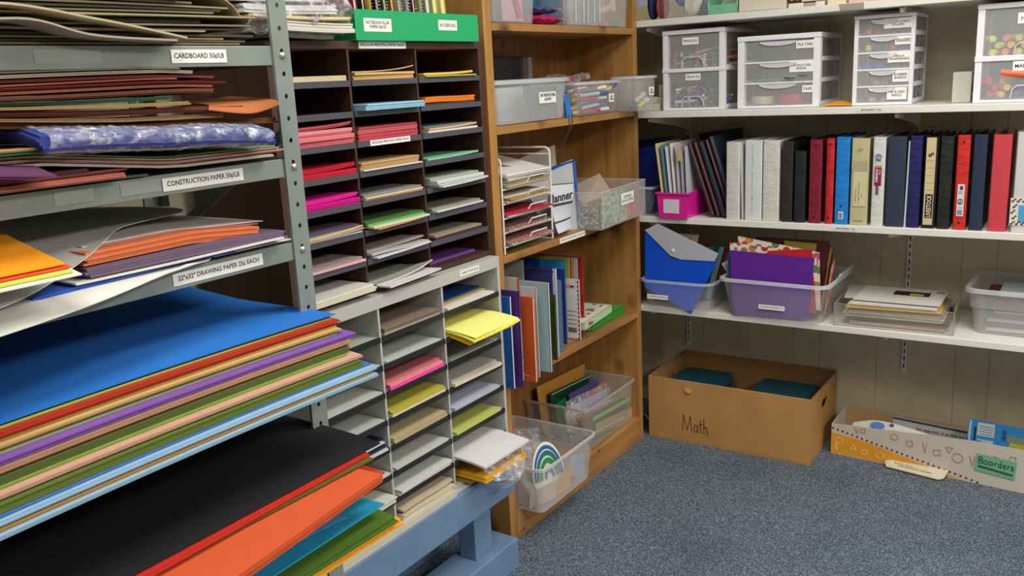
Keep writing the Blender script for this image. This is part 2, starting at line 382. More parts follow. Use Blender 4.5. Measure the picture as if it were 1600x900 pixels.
DK = {
 (1,1): [D('cream','d6c8a4',.012)],
 (1,3): [D('rose','c4606c',.012,over=.006), D('coral pink','dd7a80',.01,rot=.02,over=.01), D('pink','e08a98',.012,over=.004,rot=-.01), D('deep rose','b8505c',.008,lift=.006)],
 (1,4): [D('crimson','c41c38',.012,over=.004), D('red','b81430',.009,lift=.005,over=.002)],
 (1,5): [D('magenta','cc1488',.014,over=.006), D('bright magenta','e0209c',.008,rot=.02,lift=.003)],
 (1,6): [D('white','d8d2cc',.004,over=.006), D('pale pink','d0a8a0',.003,over=.012,lift=.004), D('cream','d8c890',.003,over=.012,rot=.03,lift=.006), D('blue-grey','6c7a90',.003,over=.0), D('dusky purple','58465e',.006,rot=-.03)],
 (1,7): [D('pale pink','d8aeb0',.006,over=.01), D('grey-pink','9c8a8c',.004,rot=.02)],
 (1,8): [D('ivory','d8d0b8',.010,over=.035), D('white','d8d6d0',.006,over=.03,rot=.03)],
 (2,1): [D('buff','cca468',.010,over=.002), D('manila','d6b078',.006,over=.004,rot=.01), D('light manila','e0c898',.002,lift=.012,over=.002,rot=-.02)],
 (2,2): [D('light blue','84b8d4',.010,over=.035), D('pale blue','9cc8dc',.004,over=.03,rot=.03)],
 (2,3): [D('rose red','c04a58',.016), D('salmon','c85a62',.010,over=.003), D('brick pink','a84450',.005,rot=.02)],
 (2,4): [D('white','dcd8d0',.003,over=.010), D('tan','b48c60',.010), D('light tan','c09a70',.005,rot=.015)],
 (2,5): [D('orange','e09a30',.003,over=.004), D('ivory','ccc8b8',.004,over=.006,rot=.01), D('grey','8a8884',.005)],
 (2,6): [D('salmon','d88860',.003,over=.025,lift=.004,rot=.06), D('pale green','c0dcc0',.005,over=.022,rot=.02), D('leaf green','70a850',.004,over=.005), D('dark green','4a6e3c',.004)],
 (2,7): [D('white','cfd2d8',.004,over=.02,lift=.003,rot=.04), D('light grey','b4aeb0',.006,over=.012,wave=.003), D('grey','a49c9c',.004,over=-.005,lift=.004)],
 (2,8): [D('colourful printed','d8d0d8',.004,over=.05,rot=.05,lift=.003), D('grey-green squared','8e988a',.003,over=.02,lift=.022,m=mat('8c968a', .7, 'squares'))],
 (3,1): [D('olive yellow','b4b048',.004,over=.012), D('golden yellow','e4be58',.006,rot=.02,lift=.004)],
 (3,2): [D('plum','4a3844',.004,over=.002), D('orange','e07818',.014,wave=.002)],
 (3,3): [D('white','d4cec8',.006,over=.006), D('pale tan','cfae84',.005,over=.004,rot=.03,lift=.004), D('slate blue','66788a',.004,over=-.01)],
 (3,4): [D('mint green','80c49c',.005,over=.004,rot=-.03,lift=.004)],
 (3,5): [D('cream','d8d0bc',.004,over=.035,lift=.004,rot=.04), D('light blue','a8c0d0',.004,over=.03), D('white','d4d4d2',.008,over=.02,rot=.03), D('grey-green','98a894',.005,over=.0)],
 (3,6): [D('dark grey','6a6a70',.003,over=.004), D('white','ccccd0',.005,over=.012,rot=.03), D('olive grey','92927c',.005)],
 (3,7): [D('maroon','4c2c34',.006,over=.004), D('khaki','989078',.006,rot=.02)],
 (3,8): [D('purple','6c4488',.007,over=-.03)],
}
for (c, r), its in DK.items(): fill(dfl, DY, -1.5, 'dark brown', c, r, its)
WK = {
 (1,2): [D('off-white','c0c2be',.003)], (1,3): [D('pale grey','c4c6c2',.004)], (1,4): [D('light grey','bcbeba',.003)],
 (1,6): [D('white','c8ccc8',.005,over=.004)],
 (1,7): [D('white','d6d4cc',.016,over=.02,rot=.02)],
 (1,8): [D('white','d4d0c8',.01,over=.02), D('dark green','1c6044',.004,over=.0), D('khaki','b8b474',.006,over=.0,rot=.04)],
 (2,1): [D('ivory','c8beb0',.004,over=.0), D('taupe','847468',.012,over=.002)],
 (2,2): [D('pale grey','c0c4c0',.003)],
 (2,3): [D('hot pink','e84cac',.006,over=.006), D('salmon pink','e08890',.008,over=.0,rot=.02), D('rose','b86870',.006,over=-.01)],
 (2,4): [D('cream','d8d0ac',.006,over=.004), D('mustard yellow','b4ac44',.010,over=.0)],
 (2,5): [D('tan','b0a27e',.010,over=.002), D('light tan','b8ab88',.003,rot=.01)],
 (2,6): [D('off-white','c4c5c0',.006,over=.002)],
 (2,7): [D('ivory','d8ccb8',.006,over=.004), D('white','cdd0ce',.008,over=.006,rot=.02)],
 (2,8): [D('ivory','cabfa8',.014,over=.012,wave=.005), D('beige','bfb298',.010,over=.002,wave=.006,rot=.03)],
 (3,1): [D('white','d8d4d0',.006,over=.002), D('tan','b0a070',.003,over=-.03,rot=.04), D('navy blue','1c3f7c',.005,over=-.05,rot=.05)],
 (3,2): [D('amber','eec41c',.008,over=.07,droop=.018), D('bright yellow','e8e26a',.005,over=.09,droop=.016,rot=-.03,lift=.006), D('lemon yellow','f2f088',.003,over=.085,droop=.012,rot=.02)],
 (3,3): [D('grey','a8aaa6',.005)],
 (3,4): [D('ivory','dcd4c4',.009,over=.014,rot=-.03), D('pale grey','b8b9b2',.004,over=-.004)],
 (3,5): [D('lilac','b6bace',.008,over=.002)],
 (3,6): [D('lime','bfc468',.008,over=.002)],
 (3,7): [D('white','d4d4d8',.007,over=.10,droop=.01,rot=-.02)],
}
for (c, r), its in WK.items(): fill(wfl, WY, -1.47, 'pale grey', c, r, its)
# navy pocket folders in the left column of the pale sorter
for i in range(4):
    z = wfl[5]+.001+i*.007; x1 = -1.475+.012-i*.006
    stack('pocket_folder', '1c2038' if i % 2 else 'c8ccd4', '%s folder in the pale grey sorter, left column fifth row, %s of four' % ('navy' if i % 2 else 'white and navy', ['lowest', 'second lowest', 'third', 'topmost'][i]), 'folder',
          x1-.27, x1, WY[0]+.012+.006*i, WY[1]-.015, z, .0045, 1, .02*i-.03, group='navy and white folders')
# yellow envelopes in a clear plastic bag sagging out of the bottom right pigeonhole
z8 = wfl[8]+.001
stack('cardboard_pad', 'a9824e', 'brown board under the yellow envelopes in the bottom right pigeonhole', 'board', -1.74, -1.44, 1.86, 2.06, z8, .010, 2)
env = stack('envelope_bundle', 'e0a824', 'yellow envelopes with a red square in the bottom right pigeonhole, in a clear bag', 'envelopes', -1.70, -1.385, 1.86, 2.065, z8+.013, .018, 4, -.02, None)
plate(env, (-1.44, 1.99, z8+.0315), Yp, -Xp, .05, .03, mat('b81820', .5), 'stamp', lab='red square printed on the envelope')
mb = MB()
def Pbag(u, v):
    a = PI*v
    y = 1.875+.195*v + .004*math.sin(23*u+9*v); rr = .075*math.sin(a)**.6
    x = -1.43+.085*math.sin(PI*u*.9)*(.35+.65*math.sin(a)) + .004*math.sin(31*v+11*u); z = .43 - u*(.015+rr*1.1)+.005*math.sin(17*v+5*u)
    return (x, y, z)
mb.grid(Pbag, 16, 16, .0008)
build(mb, 'plastic_bag', FILM, None, 'crumpled clear plastic bag hanging over the end of the blue bench', 'plastic bag', smooth=True)

# ================================================================== BLUE BENCH
BL = mat('6b88ab', .55, 'painted')
bench = thing('blue_bench', 'blue painted wooden bench carrying the pale grey sorter', 'bench', (-1.6, 1.5, 0))
XF = -1.44
build(MB().box(-1.82, XF-.012, 1.19, 2.085, .34, .366), 'top_board', BL, bench, bevel=.003)
build(MB().box(XF-.03, XF, 1.19, 2.085, .262, .366), 'apron', BL, bench, bevel=.003)
build(MB().box(-1.82, -1.79, 1.19, 2.085, .262, .34), 'apron', BL, bench, bevel=.003)
for y in (1.905, 1.21):
    build(MB().box(-1.535, -1.472, y, y+.085, .10, .34), 'leg', BL, bench, bevel=.003)
    build(MB().box(-1.82, -1.75, y, y+.085, .10, .34), 'leg', BL, bench, bevel=.003)
build(MB().box(-1.56, XF, 1.19, 2.085, .0, .10), 'foot_rail', BL, bench, bevel=.004)
build(MB().box(-1.82, -1.72, 1.19, 2.085, .0, .10), 'foot_rail', BL, bench, bevel=.004)
mb = MB(); mb.box(-1.80, -1.452, 1.30, 2.10, .3665, .3712)
build(mb, 'cardboard_sheet', mat('b9b6ae', .7), None, 'pale board lying on the blue bench under the grey sorter', 'board')
plank = MB().box(-1.466, -1.4445, 1.20, 1.80, .3668, .384)
build(plank, 'wood_trim_strip', mat('c9c5b6', .6), None, 'off-white strip lying along the front of the blue bench', 'strip')

# ================================================================== WOODEN BOOKCASE
WO = mat('a87a42', .45, 'wood'); WOy = mat('ab7c44', .45, 'wood', k=2); WOb = mat('8a5e33', .5, 'wood')
XB0 = -1.537
bc = thing('wooden_bookcase', 'tall knotty pine bookcase in the corner', 'bookcase', (-1.68, 2.7, 0))
build(MB().box(-1.845, XB0, 2.185, 2.225, 0, 2.2), 'side_panel', WO, bc, bevel=.002)
build(MB().box(-1.845, XB0, 3.165, 3.195, 0, 2.2), 'side_panel', WO, bc, bevel=.002)
build(MB().box(-1.845, -1.83, 2.225, 3.165, .02, 2.2), 'back_panel', WOb, bc)
SZ = [.100, .557, .965, 1.362, 1.665, 2.0]
for z in SZ: build(MB().box(-1.829, XB0, 2.226, 3.164, z-.023, z), 'shelf', WOy, bc, bevel=.0015)
build(MB().box(XB0-.02, XB0, 2.226, 3.164, 0, .0765), 'kickboard', WOy, bc, bevel=.0015)
for y, z in ((2.26, .045), (2.80, .115)):
    bb = MB(); bb.loops([[(XB0+.0002+dx, y+rr*math.cos(2*PI*j/10), z-.02+rr*math.sin(2*PI*j/10)) for j in range(10)] for rr, dx in ((.006, 0), (.006, .002), (.003, .003))])
    build(bb, 'screw_head', mat('8c8c88', .3, metal=.9), bc)
a, b = PX(875, 385, XB0), PX(914, 368, XB0)
sign(bc, 'EDUCATION BOOKS 25¢ EACH', (XB0, (a.y+b.y)/2, .9535), Yp, Zp, b.y-a.y, .018, .92, .5)

# ================================================================== WALL SHELVES
SW = mat('dedcd6', .4)
YF = 3.2
SHZ = {1: 1.692, 2: 1.352, 3: .944, 4: .576}
names = {1: 'topmost white wall shelf, holding small bins and boxes', 2: 'white wall shelf holding the plastic drawer units', 3: 'white wall shelf holding the row of binders', 4: 'lowest white wall shelf, holding folder bins and a paper tray'}
shelves = {}
for k, z in SHZ.items():
    s_ = build(MB().box(-1.84 if k > 3 else -1.84, 1.6, YF, YW-.012, z-.024, z), 'wall_shelf', SW, None, names[k], 'shelf', 'white wall shelves', bevel=.002)
    shelves[k] = s_
    for x in (-1.505, -.603, .3, 1.2):
        pr_ = [(0, -.0245), (-.375, -.0245), (-.385, -.030), (-.378, -.040), (-.32, -.048), (-.12, -.075), (0, -.10)]
        if k in (1, 2) and x < -1: x += .0
        build(MB().poly([(x-.006, YW-.0105+a, z+b) for a, b in pr_], (.012, 0, 0)), 'bracket', SW, s_)
sign(shelves[2], 'BINDERS 10¢', (PY(1361, 174, YF).x, YF, SHZ[2]-.012), Xp, Zp, .085, .012, .75, .55, mt=SW)
sign(shelves[3], 'BINDERS 10¢', (PY(1321, 358, YF).x, YF, SHZ[3]-.012), Xp, Zp, .085, .012, .75, .55, mt=SW)
for x in (-1.505, -.603, .3, 1.2):
    mb = MB(); zb, zt = .295, 2.2; w_ = .0085
    zz = zb
    mb.box(x-w_, x+w_, YW-.0095, YW-.0075, zb, zb+.02)
    z = zb+.02
    while z < zt:                       # two rails with a slot between every 25 mm
        mb.box(x-w_, x-.0025, YW-.0095, YW-.0075, z, z+.018); mb.box(x+.0025, x+w_, YW-.0095, YW-.0075, z, z+.018)
        mb.box(x-w_, x+w_, YW-.0095, YW-.0075, z+.018, z+.030); z += .030
    mb.box(x-w_, x-w_+.0015, YW-.0075, YW, zb, zt); mb.box(x+w_-.0015, x+w_, YW-.0075, YW, zb, zt)
    o = build(mb, 'shelf_standard', SW, None, 'white slotted metal upright on the wall, %s' % {-1.505: 'nearest the bookcase', -.603: 'rising behind the acrylic tray of papers', .3: 'beyond the right of the box of boarders', 1.2: 'farthest from the bookcase'}[x], 'shelf upright')
    build(MB().box(x-w_+.002, x+w_-.002, YW-.0035, YW-.0025, zb, zt), 'slot_shade', mat('2a2824', .8), o)  # dark strip standing in for the shade inside the slots

# ================================================================== PAPER ON THE STEEL RACK
def rsheet(cn, hx, label, x0, x1, y0, y1, z, t, bend=None, rot=0, name='paper_sheet', cat='paper', group=None, n=1, mt=None, nu=14, nv=14, swell=0):
    """wide sheet on a rack shelf; bend(x, y) raises it"""
    cx, cy = (x0+x1)/2, (y0+y1)/2; c, s = math.cos(rot), math.sin(rot); mb = MB(); tt = t/n
    for i in range(n):
        ox, oy = (R.uniform(-.003, .003), R.uniform(-.004, .004)) if n > 1 else (0, 0)
        def P(u, v, i=i, ox=ox, oy=oy):
            lx, ly = (x1-x0)*(u-.5), (y1-y0)*(v-.5); x = cx+lx*c-ly*s+ox; y = cy+lx*s+ly*c+oy
            return (x, y, z+i*(tt+swell/n*min(1, max(0, (y-.60)/.25)))+(bend(x, y) if bend else 0))
        mb.grid(P, nu, nv, (lambda u, v: tt*.92+swell/n*min(1, max(0, (y0+(y1-y0)*v-.60)/.25))) if swell else tt*.92)
    return build(mb, name, mt or paper(hx), None, label, cat, group, smooth=True)
# --- shelf 4: the thick pile of big coloured sheets, bottom to top
z = RSH[4]+.0015
PILE = [('pale blue','84a8c0',.006,-1.085,0),('tan','96703f',.003,-1.093,.012),('light blue','88aac6',.007,-1.098,-.005),('royal blue','3a66a8',.002,-1.105,-.002),
        ('olive green','55682a',.009,-1.112,.014),('slate','4a4e5a',.002,-1.124,.012),('pale pink','c09480',.006,-1.121,.006),('leaf green','76923c',.003,-1.134,.03),('dark olive','4e5a2c',.008,-1.140,.016),
        ('dark brown','5a3a30',.003,-1.148,.010),('rosy tan','a47a62',.006,-1.146,.006),('turquoise','3c8aa0',.001,-1.152,.03),('purple','7c50a4',.007,-1.152,-.012),('sage green','8a9474',.003,-1.165,.02),
        ('brown','6e5a34',.003,-1.170,.018),('manila','c4a468',.006,-1.167,.010),('ochre','a8843c',.003,-1.174,.012),('red','a8301f',.009,-1.172,.006),('lime','a4b048',.003,-1.184,.012),('black','1c1c22',.001,-1.186,.012)]
def pb(x, y): return .010*math.sin((y-.1)*2.6) - .10*max(0, x+1.26)**2*4
for i, (cn, hx, t, xf, dy) in enumerate(PILE):
    rsheet(cn, hx, '%s sheets in the pile under the blue one, %s' % (cn, ['lowest of all', 'just above the lowest'][i] if i < 2 else 'right above the %s ones' % PILE[i-1][0]),
           -1.74, xf, .04, 1.15-dy, z, t, pb, R.uniform(-.006, .006), group='big coloured sheets on the fourth rack shelf', n=max(1, int(t/.0022)), name='paper_bundle')
    z += t+.0003
def pbt(x, y): return pb(x, y) + (.02*max(0, (-x-1.45))/.3)*max(0, (y-.8)/.3)
rsheet('', '2670c4', 'big bright blue sheet on top of the thick coloured pile', -1.74, -1.186, .04, 1.15, z+.0005, .002, pbt, 0, group=None)

# --- shelf 5: black, red, orange, teal
def drop(k, x0=-1.24, c=.0): return lambda x, y: -k*max(0, x-x0)**2 - c*(y-.2)*max(0, x-x0)
z = RSH[5]+.0015
fl_ = lambda k, x0=-1.2: (lambda x, y: -k*max(0, x-x0)**2)
rsheet('', 'e09c28', 'amber yellow sheets at the bottom of the lowest rack pile', -1.72, -1.050, .10, 1.132, z, .013, fl_(.3), -.012, 'paper_bundle', n=3); z += .0135
rsheet('', '4c6c24', 'moss green sheets between the amber and the teal ones, lowest rack pile', -1.72, -1.052, .10, 1.118, z, .014, fl_(.3), -.02, 'paper_bundle', n=3); z += .0145
def tealb(x, y): return .012+.02*max(0, x+1.3)-.25*max(0, x+1.09)**2
rsheet('', '2594bc', 'teal blue sheet hanging over the moss green ones, lowest rack pile', -1.72, -1.038, .10, 1.088, z, .003, tealb, .03); z += .0035
mb = MB()
def Pflap(u, v):
    x = -1.40+.335*u; y = .46+.555*v+.0*u
    return (x, y, z+.004+tealb(x, y)+.016*u*u*math.sin(PI*min(1, v*.9)+.15))
mb.grid(Pflap, 12, 16, .001)
build(mb, 'paper_sheet', paper('4a98c8'), None, 'lighter blue sheet curling up on top of the teal one, lowest rack pile', 'paper', smooth=True)
zo = .806
rsheet('', 'b03c1e', 'rust red sheet sticking out under the thick orange stack', -1.74, -1.075, .08, 1.125, zo, .003, fl_(.2), -.02)
rsheet('', 'c8552e', 'thick stack of orange sheets under the black and red ones', -1.74, -.975, .06, 1.04, zo+.0065, .018, fl_(.1), .11, 'paper_bundle', n=2)
rsheet('', '5c5420', 'olive brown sheet between the orange stack and the red one', -1.74, -1.095, .06, 1.118, zo+.028, .003, fl_(.2), -.03)
rsheet('', 'b8281c', 'red sheets just under the big black one', -1.74, -1.082, .06, 1.105, zo+.0325, .005, fl_(.2), .02, 'paper_bundle', n=2)
def blk(x, y): return fl_(.35)(x, y) + .007*math.sin((x+1.74)*5)
rsheet('', '1d1d20', 'big black sheet covering the lowest rack pile', -1.74, -1.098, .04, 1.148, zo+.0415, .002, blk, .0)
rsheet('', 'a8c8c0', 'pale green sheet edge showing behind the big black one', -1.74, -1.40, .3, 1.150, zo+.052, .0012, lambda x, y: .02*max(0, (-x-1.4))/.3)

# --- shelf 3: drawing paper
z3 = RSH[3]+.0015
def loft(name, rows, t, hx, label, cat='paper', mt=None, nu=16, nv=22, group=None):
    """smooth sheet through rows of points, rows running back to front"""
    def cr(p, s):
        n = len(p)-1; x = min(s*n, n-1e-6); i = int(x); f = x-i
        a, b, c, d = p[max(i-1, 0)], p[i], p[i+1], p[min(i+2, n)]
        return tuple(.5*((2*b[k]) + (c[k]-a[k])*f + (2*a[k]-5*b[k]+4*c[k]-d[k])*f*f + (3*b[k]-a[k]-3*c[k]+d[k])*f**3) for k in range(3))
    def P(u, v): return cr([cr(r, v) for r in rows], u)
    mb = MB(); mb.grid(P, nu, nv, t); return build(mb, name, mt or paper(hx), None, label, cat, group, smooth=True)
def r3(x, pts): return [(x+dx, y, z) for dx, y, z in pts]
# white sheet drooping over the lip, right end short of the label
loft('paper_sheet', [[(-1.72, .06, z3), (-1.72, .5, z3), (-1.72, .8, z3), (-1.72, 1.02, z3)], [(-1.35, .06, z3), (-1.35, .5, z3), (-1.35, .8, z3+.001), (-1.35, .98, z3+.001)],
     [(-1.24, .06, z3+.002), (-1.24, .5, z3+.002), (-1.24, .75, z3+.003), (-1.24, .93, z3+.004)],
     [(-1.17, .06, z3-.020), (-1.165, .4, z3-.022), (-1.18, .66, z3-.010), (-1.235, .88, z3+.006)]], .0012, 'd8d8d2', 'white drawing sheet drooping over the lip of the third rack shelf')
rsheet('', '3a62c0', 'blue sheets between the white drawing sheets on the third rack shelf', -1.66, -1.245, .62, .985, z3+.003, .006, lambda x, y: .004*math.sin(9*y), .03, 'paper_bundle', n=2)
rsheet('', 'd8d6d0', 'off-white sheet under the dusky purple one, third rack shelf', -1.70, -1.232, .70, 1.09, z3+.012, .003, lambda x, y: .010*max(0, y-.85), -.03)
rsheet('', '6c5c74', 'dusky purple sheets under the salmon stack, third rack shelf', -1.70, -1.240, .72, 1.10, z3+.017, .014, lambda x, y: -.03*max(0, y-.95), -.02, 'paper_bundle', n=3)
rsheet('', 'e07c50', 'stack of salmon orange paper under the grey drawing sheet', -1.68, -1.262, .72, 1.055, z3+.033, .020, lambda x, y: -.10*max(0, y-.92), .02, 'paper_bundle', n=5)
rsheet('', 'd0c8c4', 'pale sheet on top of the salmon orange stack', -1.70, -1.30, .74, 1.10, z3+.055, .002, lambda x, y: -.08*max(0, y-.9), .02)
rsheet('', 'cc8478', 'pinkish sheet under the pale one on the salmon stack', -1.68, -1.29, .74, 1.08, z3+.0535, .0012, lambda x, y: -.10*max(0, y-.92), .03)
rsheet('', 'ece8e0', 'small white sheet at the right end of the third rack shelf', -1.45, -1.255, .95, 1.125, z3+.0005, .002, lambda x, y: .003, .0)
# big grey-white sheet folded back over the pile like a wave
g = z3
loft('paper_sheet', [
    [(-1.73, .10, g+.075), (-1.73, .45, g+.080), (-1.73, .75, g+.080), (-1.70, .98, g+.066), (-1.62, 1.13, g+.050)],
    [(-1.60, .10, g+.075), (-1.60, .42, g+.085), (-1.58, .68, g+.086), (-1.52, .88, g+.072), (-1.45, 1.04, g+.060)],
    [(-1.42, .10, g+.045), (-1.42, .38, g+.055), (-1.42, .60, g+.062), (-1.40, .76, g+.066), (-1.36, .86, g+.066)],
    [(-1.26, .10, g+.012), (-1.26, .36, g+.014), (-1.26, .55, g+.020), (-1.27, .68, g+.040), (-1.29, .78, g+.060)],
    [(-1.20, .10, g+.004), (-1.20, .34, g+.002), (-1.205, .50, g+.004), (-1.22, .62, g+.018), (-1.25, .73, g+.050)]], .0014, 'c4c5c0', 'big grey-white drawing sheet curving over the third rack shelf pile')
gz = g+.094
def ob(x, y): return .0 - .22*max(0, x+1.40)*1.0 - .02*max(0, .5-y)
rsheet('', 'd8dcd0', 'pale sheet under the orange ones at the left of the third rack shelf', -1.70, -1.16, .10, .66, gz+.000, .002, ob, .0)
rsheet('', 'c8d050', 'yellow-green sheet under the orange ones on the third rack shelf', -1.70, -1.17, .10, .655, gz+.003, .003, ob, -.01)
rsheet('', 'e8502c', 'red-orange sheet just under the top orange one, third rack shelf', -1.70, -1.175, .10, .655, gz+.007, .002, ob, .0)
rsheet('', 'e89418', 'orange sheets curving down at the left of the third rack shelf', -1.70, -1.18, .10, .65, gz+.0095, .004, ob, .0, 'paper_bundle', n=2)
# open folder of small papers at far left
fb = thing('paper_folder', 'dark-edged open folder of tan paper at the far left of the third rack shelf', 'folder', (-1.19, .44, g+.006))
build(MB().box(-1.27, -1.115, .26, .478, g+.008, g+.0125), 'base', mat('6c645e', .6), fb)
build(MB().poly([(-1.118, .474, g+.0125), (-1.27, .474, g+.0125), (-1.27, .470, g+.072), (-1.122, .470, g+.070)], (0, .004, 0)), 'upright_side', mat('5a534c', .6), fb)
for i, (hx, dz) in enumerate((('7a4a3c', 0), ('caa480', .006), ('d8b490', .026), ('c8a078', .040))):
    mb = MB(); mb.grid(lambda u, v: (-1.265+.13*u-.01*i, .27+.185*v+.003*i, g+.014+dz+.012*math.sin(3*v+i)+.02*v*(1-u)), 5, 5, .005 if i < 2 else .002)
    build(mb, 'paper_sheet', paper(hx), None, ['maroon', 'lowest tan', 'middle tan', 'topmost tan'][i] + ' sheet in the dark-edged folder on the third rack shelf', 'paper', 'papers in the open folder', smooth=True)
mb = MB(); mb.grid(lambda u, v: (-1.32+.08*u, .50+.05*v, g+.012+.014*u*v+.02*(1-u)), 4, 4, .010)
build(mb, 'paper_scrap', paper('8a4a3c'), None, 'reddish paper scraps beside the dark-edged folder', 'paper', smooth=True)

# --- shelf 2: construction paper, bottom to top
z2 = RSH[2]+.0015
def wv(a, f, p, c=0): return lambda x, y: a*math.sin(f*y+p) + c*(x+1.25)
S2 = [ # colour, hex, t, yend, xfront, amp, freq, phase, rot, y0
 ('dull teal','4c6468',.003,.84,-1.245,.001,3,0,.0,.10), ('salmon pink','b4685c',.008,.78,-1.215,.001,3,1,.05,.10), ('brick red','9c5048',.004,.80,-1.235,.001,3,1,.08,.10),
 ('plum','54384c',.006,.74,-1.235,.002,4,1,.02,.10), ('dark violet','5c3c60',.007,.64,-1.21,.002,5,2,.05,.10), ('beige','b8ac9c',.004,1.09,-1.235,.001,3,0,-.02,.45),
 ('mauve pink','b88890',.004,1.12,-1.245,.001,2,0,.0,.60), ('light tan','b09878',.004,1.115,-1.25,.001,3,0,.01,.60), ('pale green','88b080',.002,1.11,-1.255,.001,3,0,.01,.60)]
z = z2
for i, (cn, hx, t, ye, xf, A, f, p, rot, ys) in enumerate(S2):
    rsheet(cn, hx, '%s construction paper below the shrink-wrapped blue pack, second rack shelf' % cn, -1.70, xf, ys, ye, z, t, (lambda x, y, A=A, f=f, p=p, i=i: A*math.sin(f*y+p)-(.027*min(1, max(0, (y-.66)/.22)) if i > 4 else 0)), rot*.3, 'paper_bundle', n=max(1, int(t/.002)), group='construction papers on the second rack shelf'); z += t+.0012
S2b = [('emerald','2c8458',.003,.66,-1.225,0), ('tan','b89064',.004,.70,-1.22,.0)]
for cn, hx, t, ye, xf, A in S2b:
    rsheet(cn, hx, '%s construction paper left of the shrink-wrapped blue pack' % cn, -1.70, xf, .10, ye, z, t, wv(.002, 4, 1), .0, 'paper_bundle', n=2, group='construction papers on the second rack shelf'); z += t+.001
zb = z
# shrink-wrapped blue pack
def bw(x, y): return .004 - .022*min(1, max(0, (y-.62)/.25)) + .003*math.sin(9*y) - .03*max(0, y-.95)
rsheet('', 'd8d2cc', 'white board under the shrink-wrapped blue pack', -1.66, -1.232, .68, 1.04, zb-.004, .003, lambda x, y: bw(x, y)-.006)
def bw2(x, y): return bw(x, y) - .62*max(0, x+1.250)*(.6+.4*math.sin(5*y+.5))
bp = rsheet('', '36448e', 'blue construction paper pack wrapped in crinkled clear film on the second rack shelf', -1.66, -1.200, .655, 1.062, zb+.003, .022, bw2, .0, 'wrapped_paper_pack', 'paper pack', n=5, nu=60)
mb = MB()
def Pw(u, v):
    y = .665+.39*v; cr_ = .0014*math.sin(71*v+9*u)+.0011*math.sin(133*v-21*u)
    if u < .45: x = -1.252+.056*u/.45; return (x, y, zb+.0262+bw2(x, y)+abs(cr_))
    k = (u-.45)/.55; x = -1.194-.030*k*k+cr_+.006*math.sin(PI*k); return (x, y, zb+.026-.030*k+bw2(-1.196, y)+.5*cr_)
mb.grid(Pw, 20, 90, .0005); build(mb, 'wrapping_film', mat('e8ecff', .08, 'film', a=.26), bp, 'crinkled clear film', smooth=True)
z = zb+.026
S2c = [('deep green','1f6044',.003,1.10,-1.29,.003), ('rust brown','8a5434',.008,1.13,-1.262,.004), ('tan','c09a6c',.005,1.00,-1.25,.004), ('brick','7c3c30',.007,1.04,-1.245,.003),('ochre','b09058',.004,.93,-1.235,.003),
       ('dark green','2c6044',.004,.90,-1.25,.003),('chestnut','7c4a38',.006,.98,-1.24,.003),('sienna','a05c3c',.004,.98,-1.245,.002),('burgundy','7c2c34',.004,1.01,-1.25,.002),('orange brown','b4603c',.003,.92,-1.25,.003),
       ('rosewood','8c3c44',.004,1.0,-1.255,.002),('ivory','b8ac98',.005,.95,-1.25,.003),('grey-beige','98907c',.004,.93,-1.26,.003),('dark maroon','5c2428',.003,.90,-1.262,.003),('pale grey','a09c98',.002,.93,-1.262,.005)]
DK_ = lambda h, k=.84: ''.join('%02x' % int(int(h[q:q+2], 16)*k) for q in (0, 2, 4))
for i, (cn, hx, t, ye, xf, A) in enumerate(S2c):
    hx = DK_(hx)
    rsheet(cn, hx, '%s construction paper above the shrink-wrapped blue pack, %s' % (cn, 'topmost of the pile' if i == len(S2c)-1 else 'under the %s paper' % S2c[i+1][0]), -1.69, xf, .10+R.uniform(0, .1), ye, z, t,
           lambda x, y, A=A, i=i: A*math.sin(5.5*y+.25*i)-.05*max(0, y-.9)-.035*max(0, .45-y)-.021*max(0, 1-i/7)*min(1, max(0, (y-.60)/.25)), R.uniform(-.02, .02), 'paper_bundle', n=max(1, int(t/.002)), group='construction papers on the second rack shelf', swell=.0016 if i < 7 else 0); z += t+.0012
# loose ends hanging over the right end in front of the dark sorter
loft('paper_sheet', [[(-1.40, .98, zb+.045), (-1.40, 1.08, zb+.046), (-1.40, 1.14, zb+.05)], [(-1.27, .98, zb+.040), (-1.27, 1.08, zb+.038), (-1.27, 1.125, zb+.042)], [(-1.235, .96, zb+.032), (-1.225, 1.04, zb+.022), (-1.21, 1.09, zb+.034)]], .002, 'b06a40', 'rust-coloured sheet curling at the right end of the second rack shelf')
loft('paper_sheet', [[(-1.45, .70, z2+.036), (-1.45, .9, z2+.034), (-1.45, 1.155, z2+.030)], [(-1.26, .8, z2+.034), (-1.26, .95, z2+.030), (-1.255, 1.12, z2+.026)]], .0015, 'c8a070', 'thin tan sheet poking past the right end of the second rack shelf') if 0 else None
# purple sheets rising at the left
def lb(x, y): return .030*max(0, (.62-y)/.3)+.006*math.sin(6*y)
for i, hx in enumerate(('4c2c48', '7a4a78', '5a3458')):
    rsheet('', hx, ['deep purple', 'light purple', 'dark plum'][i] + ' sheet arching at the left front of the second rack shelf', -1.5, -1.188+.004*i, .10, .60+.03*i, zb-.012+.004*i, .0025, lambda x, y: .018*math.sin(5*y+.6)-.25*max(0, x+1.24)-.045*max(0, y-.42), 0)

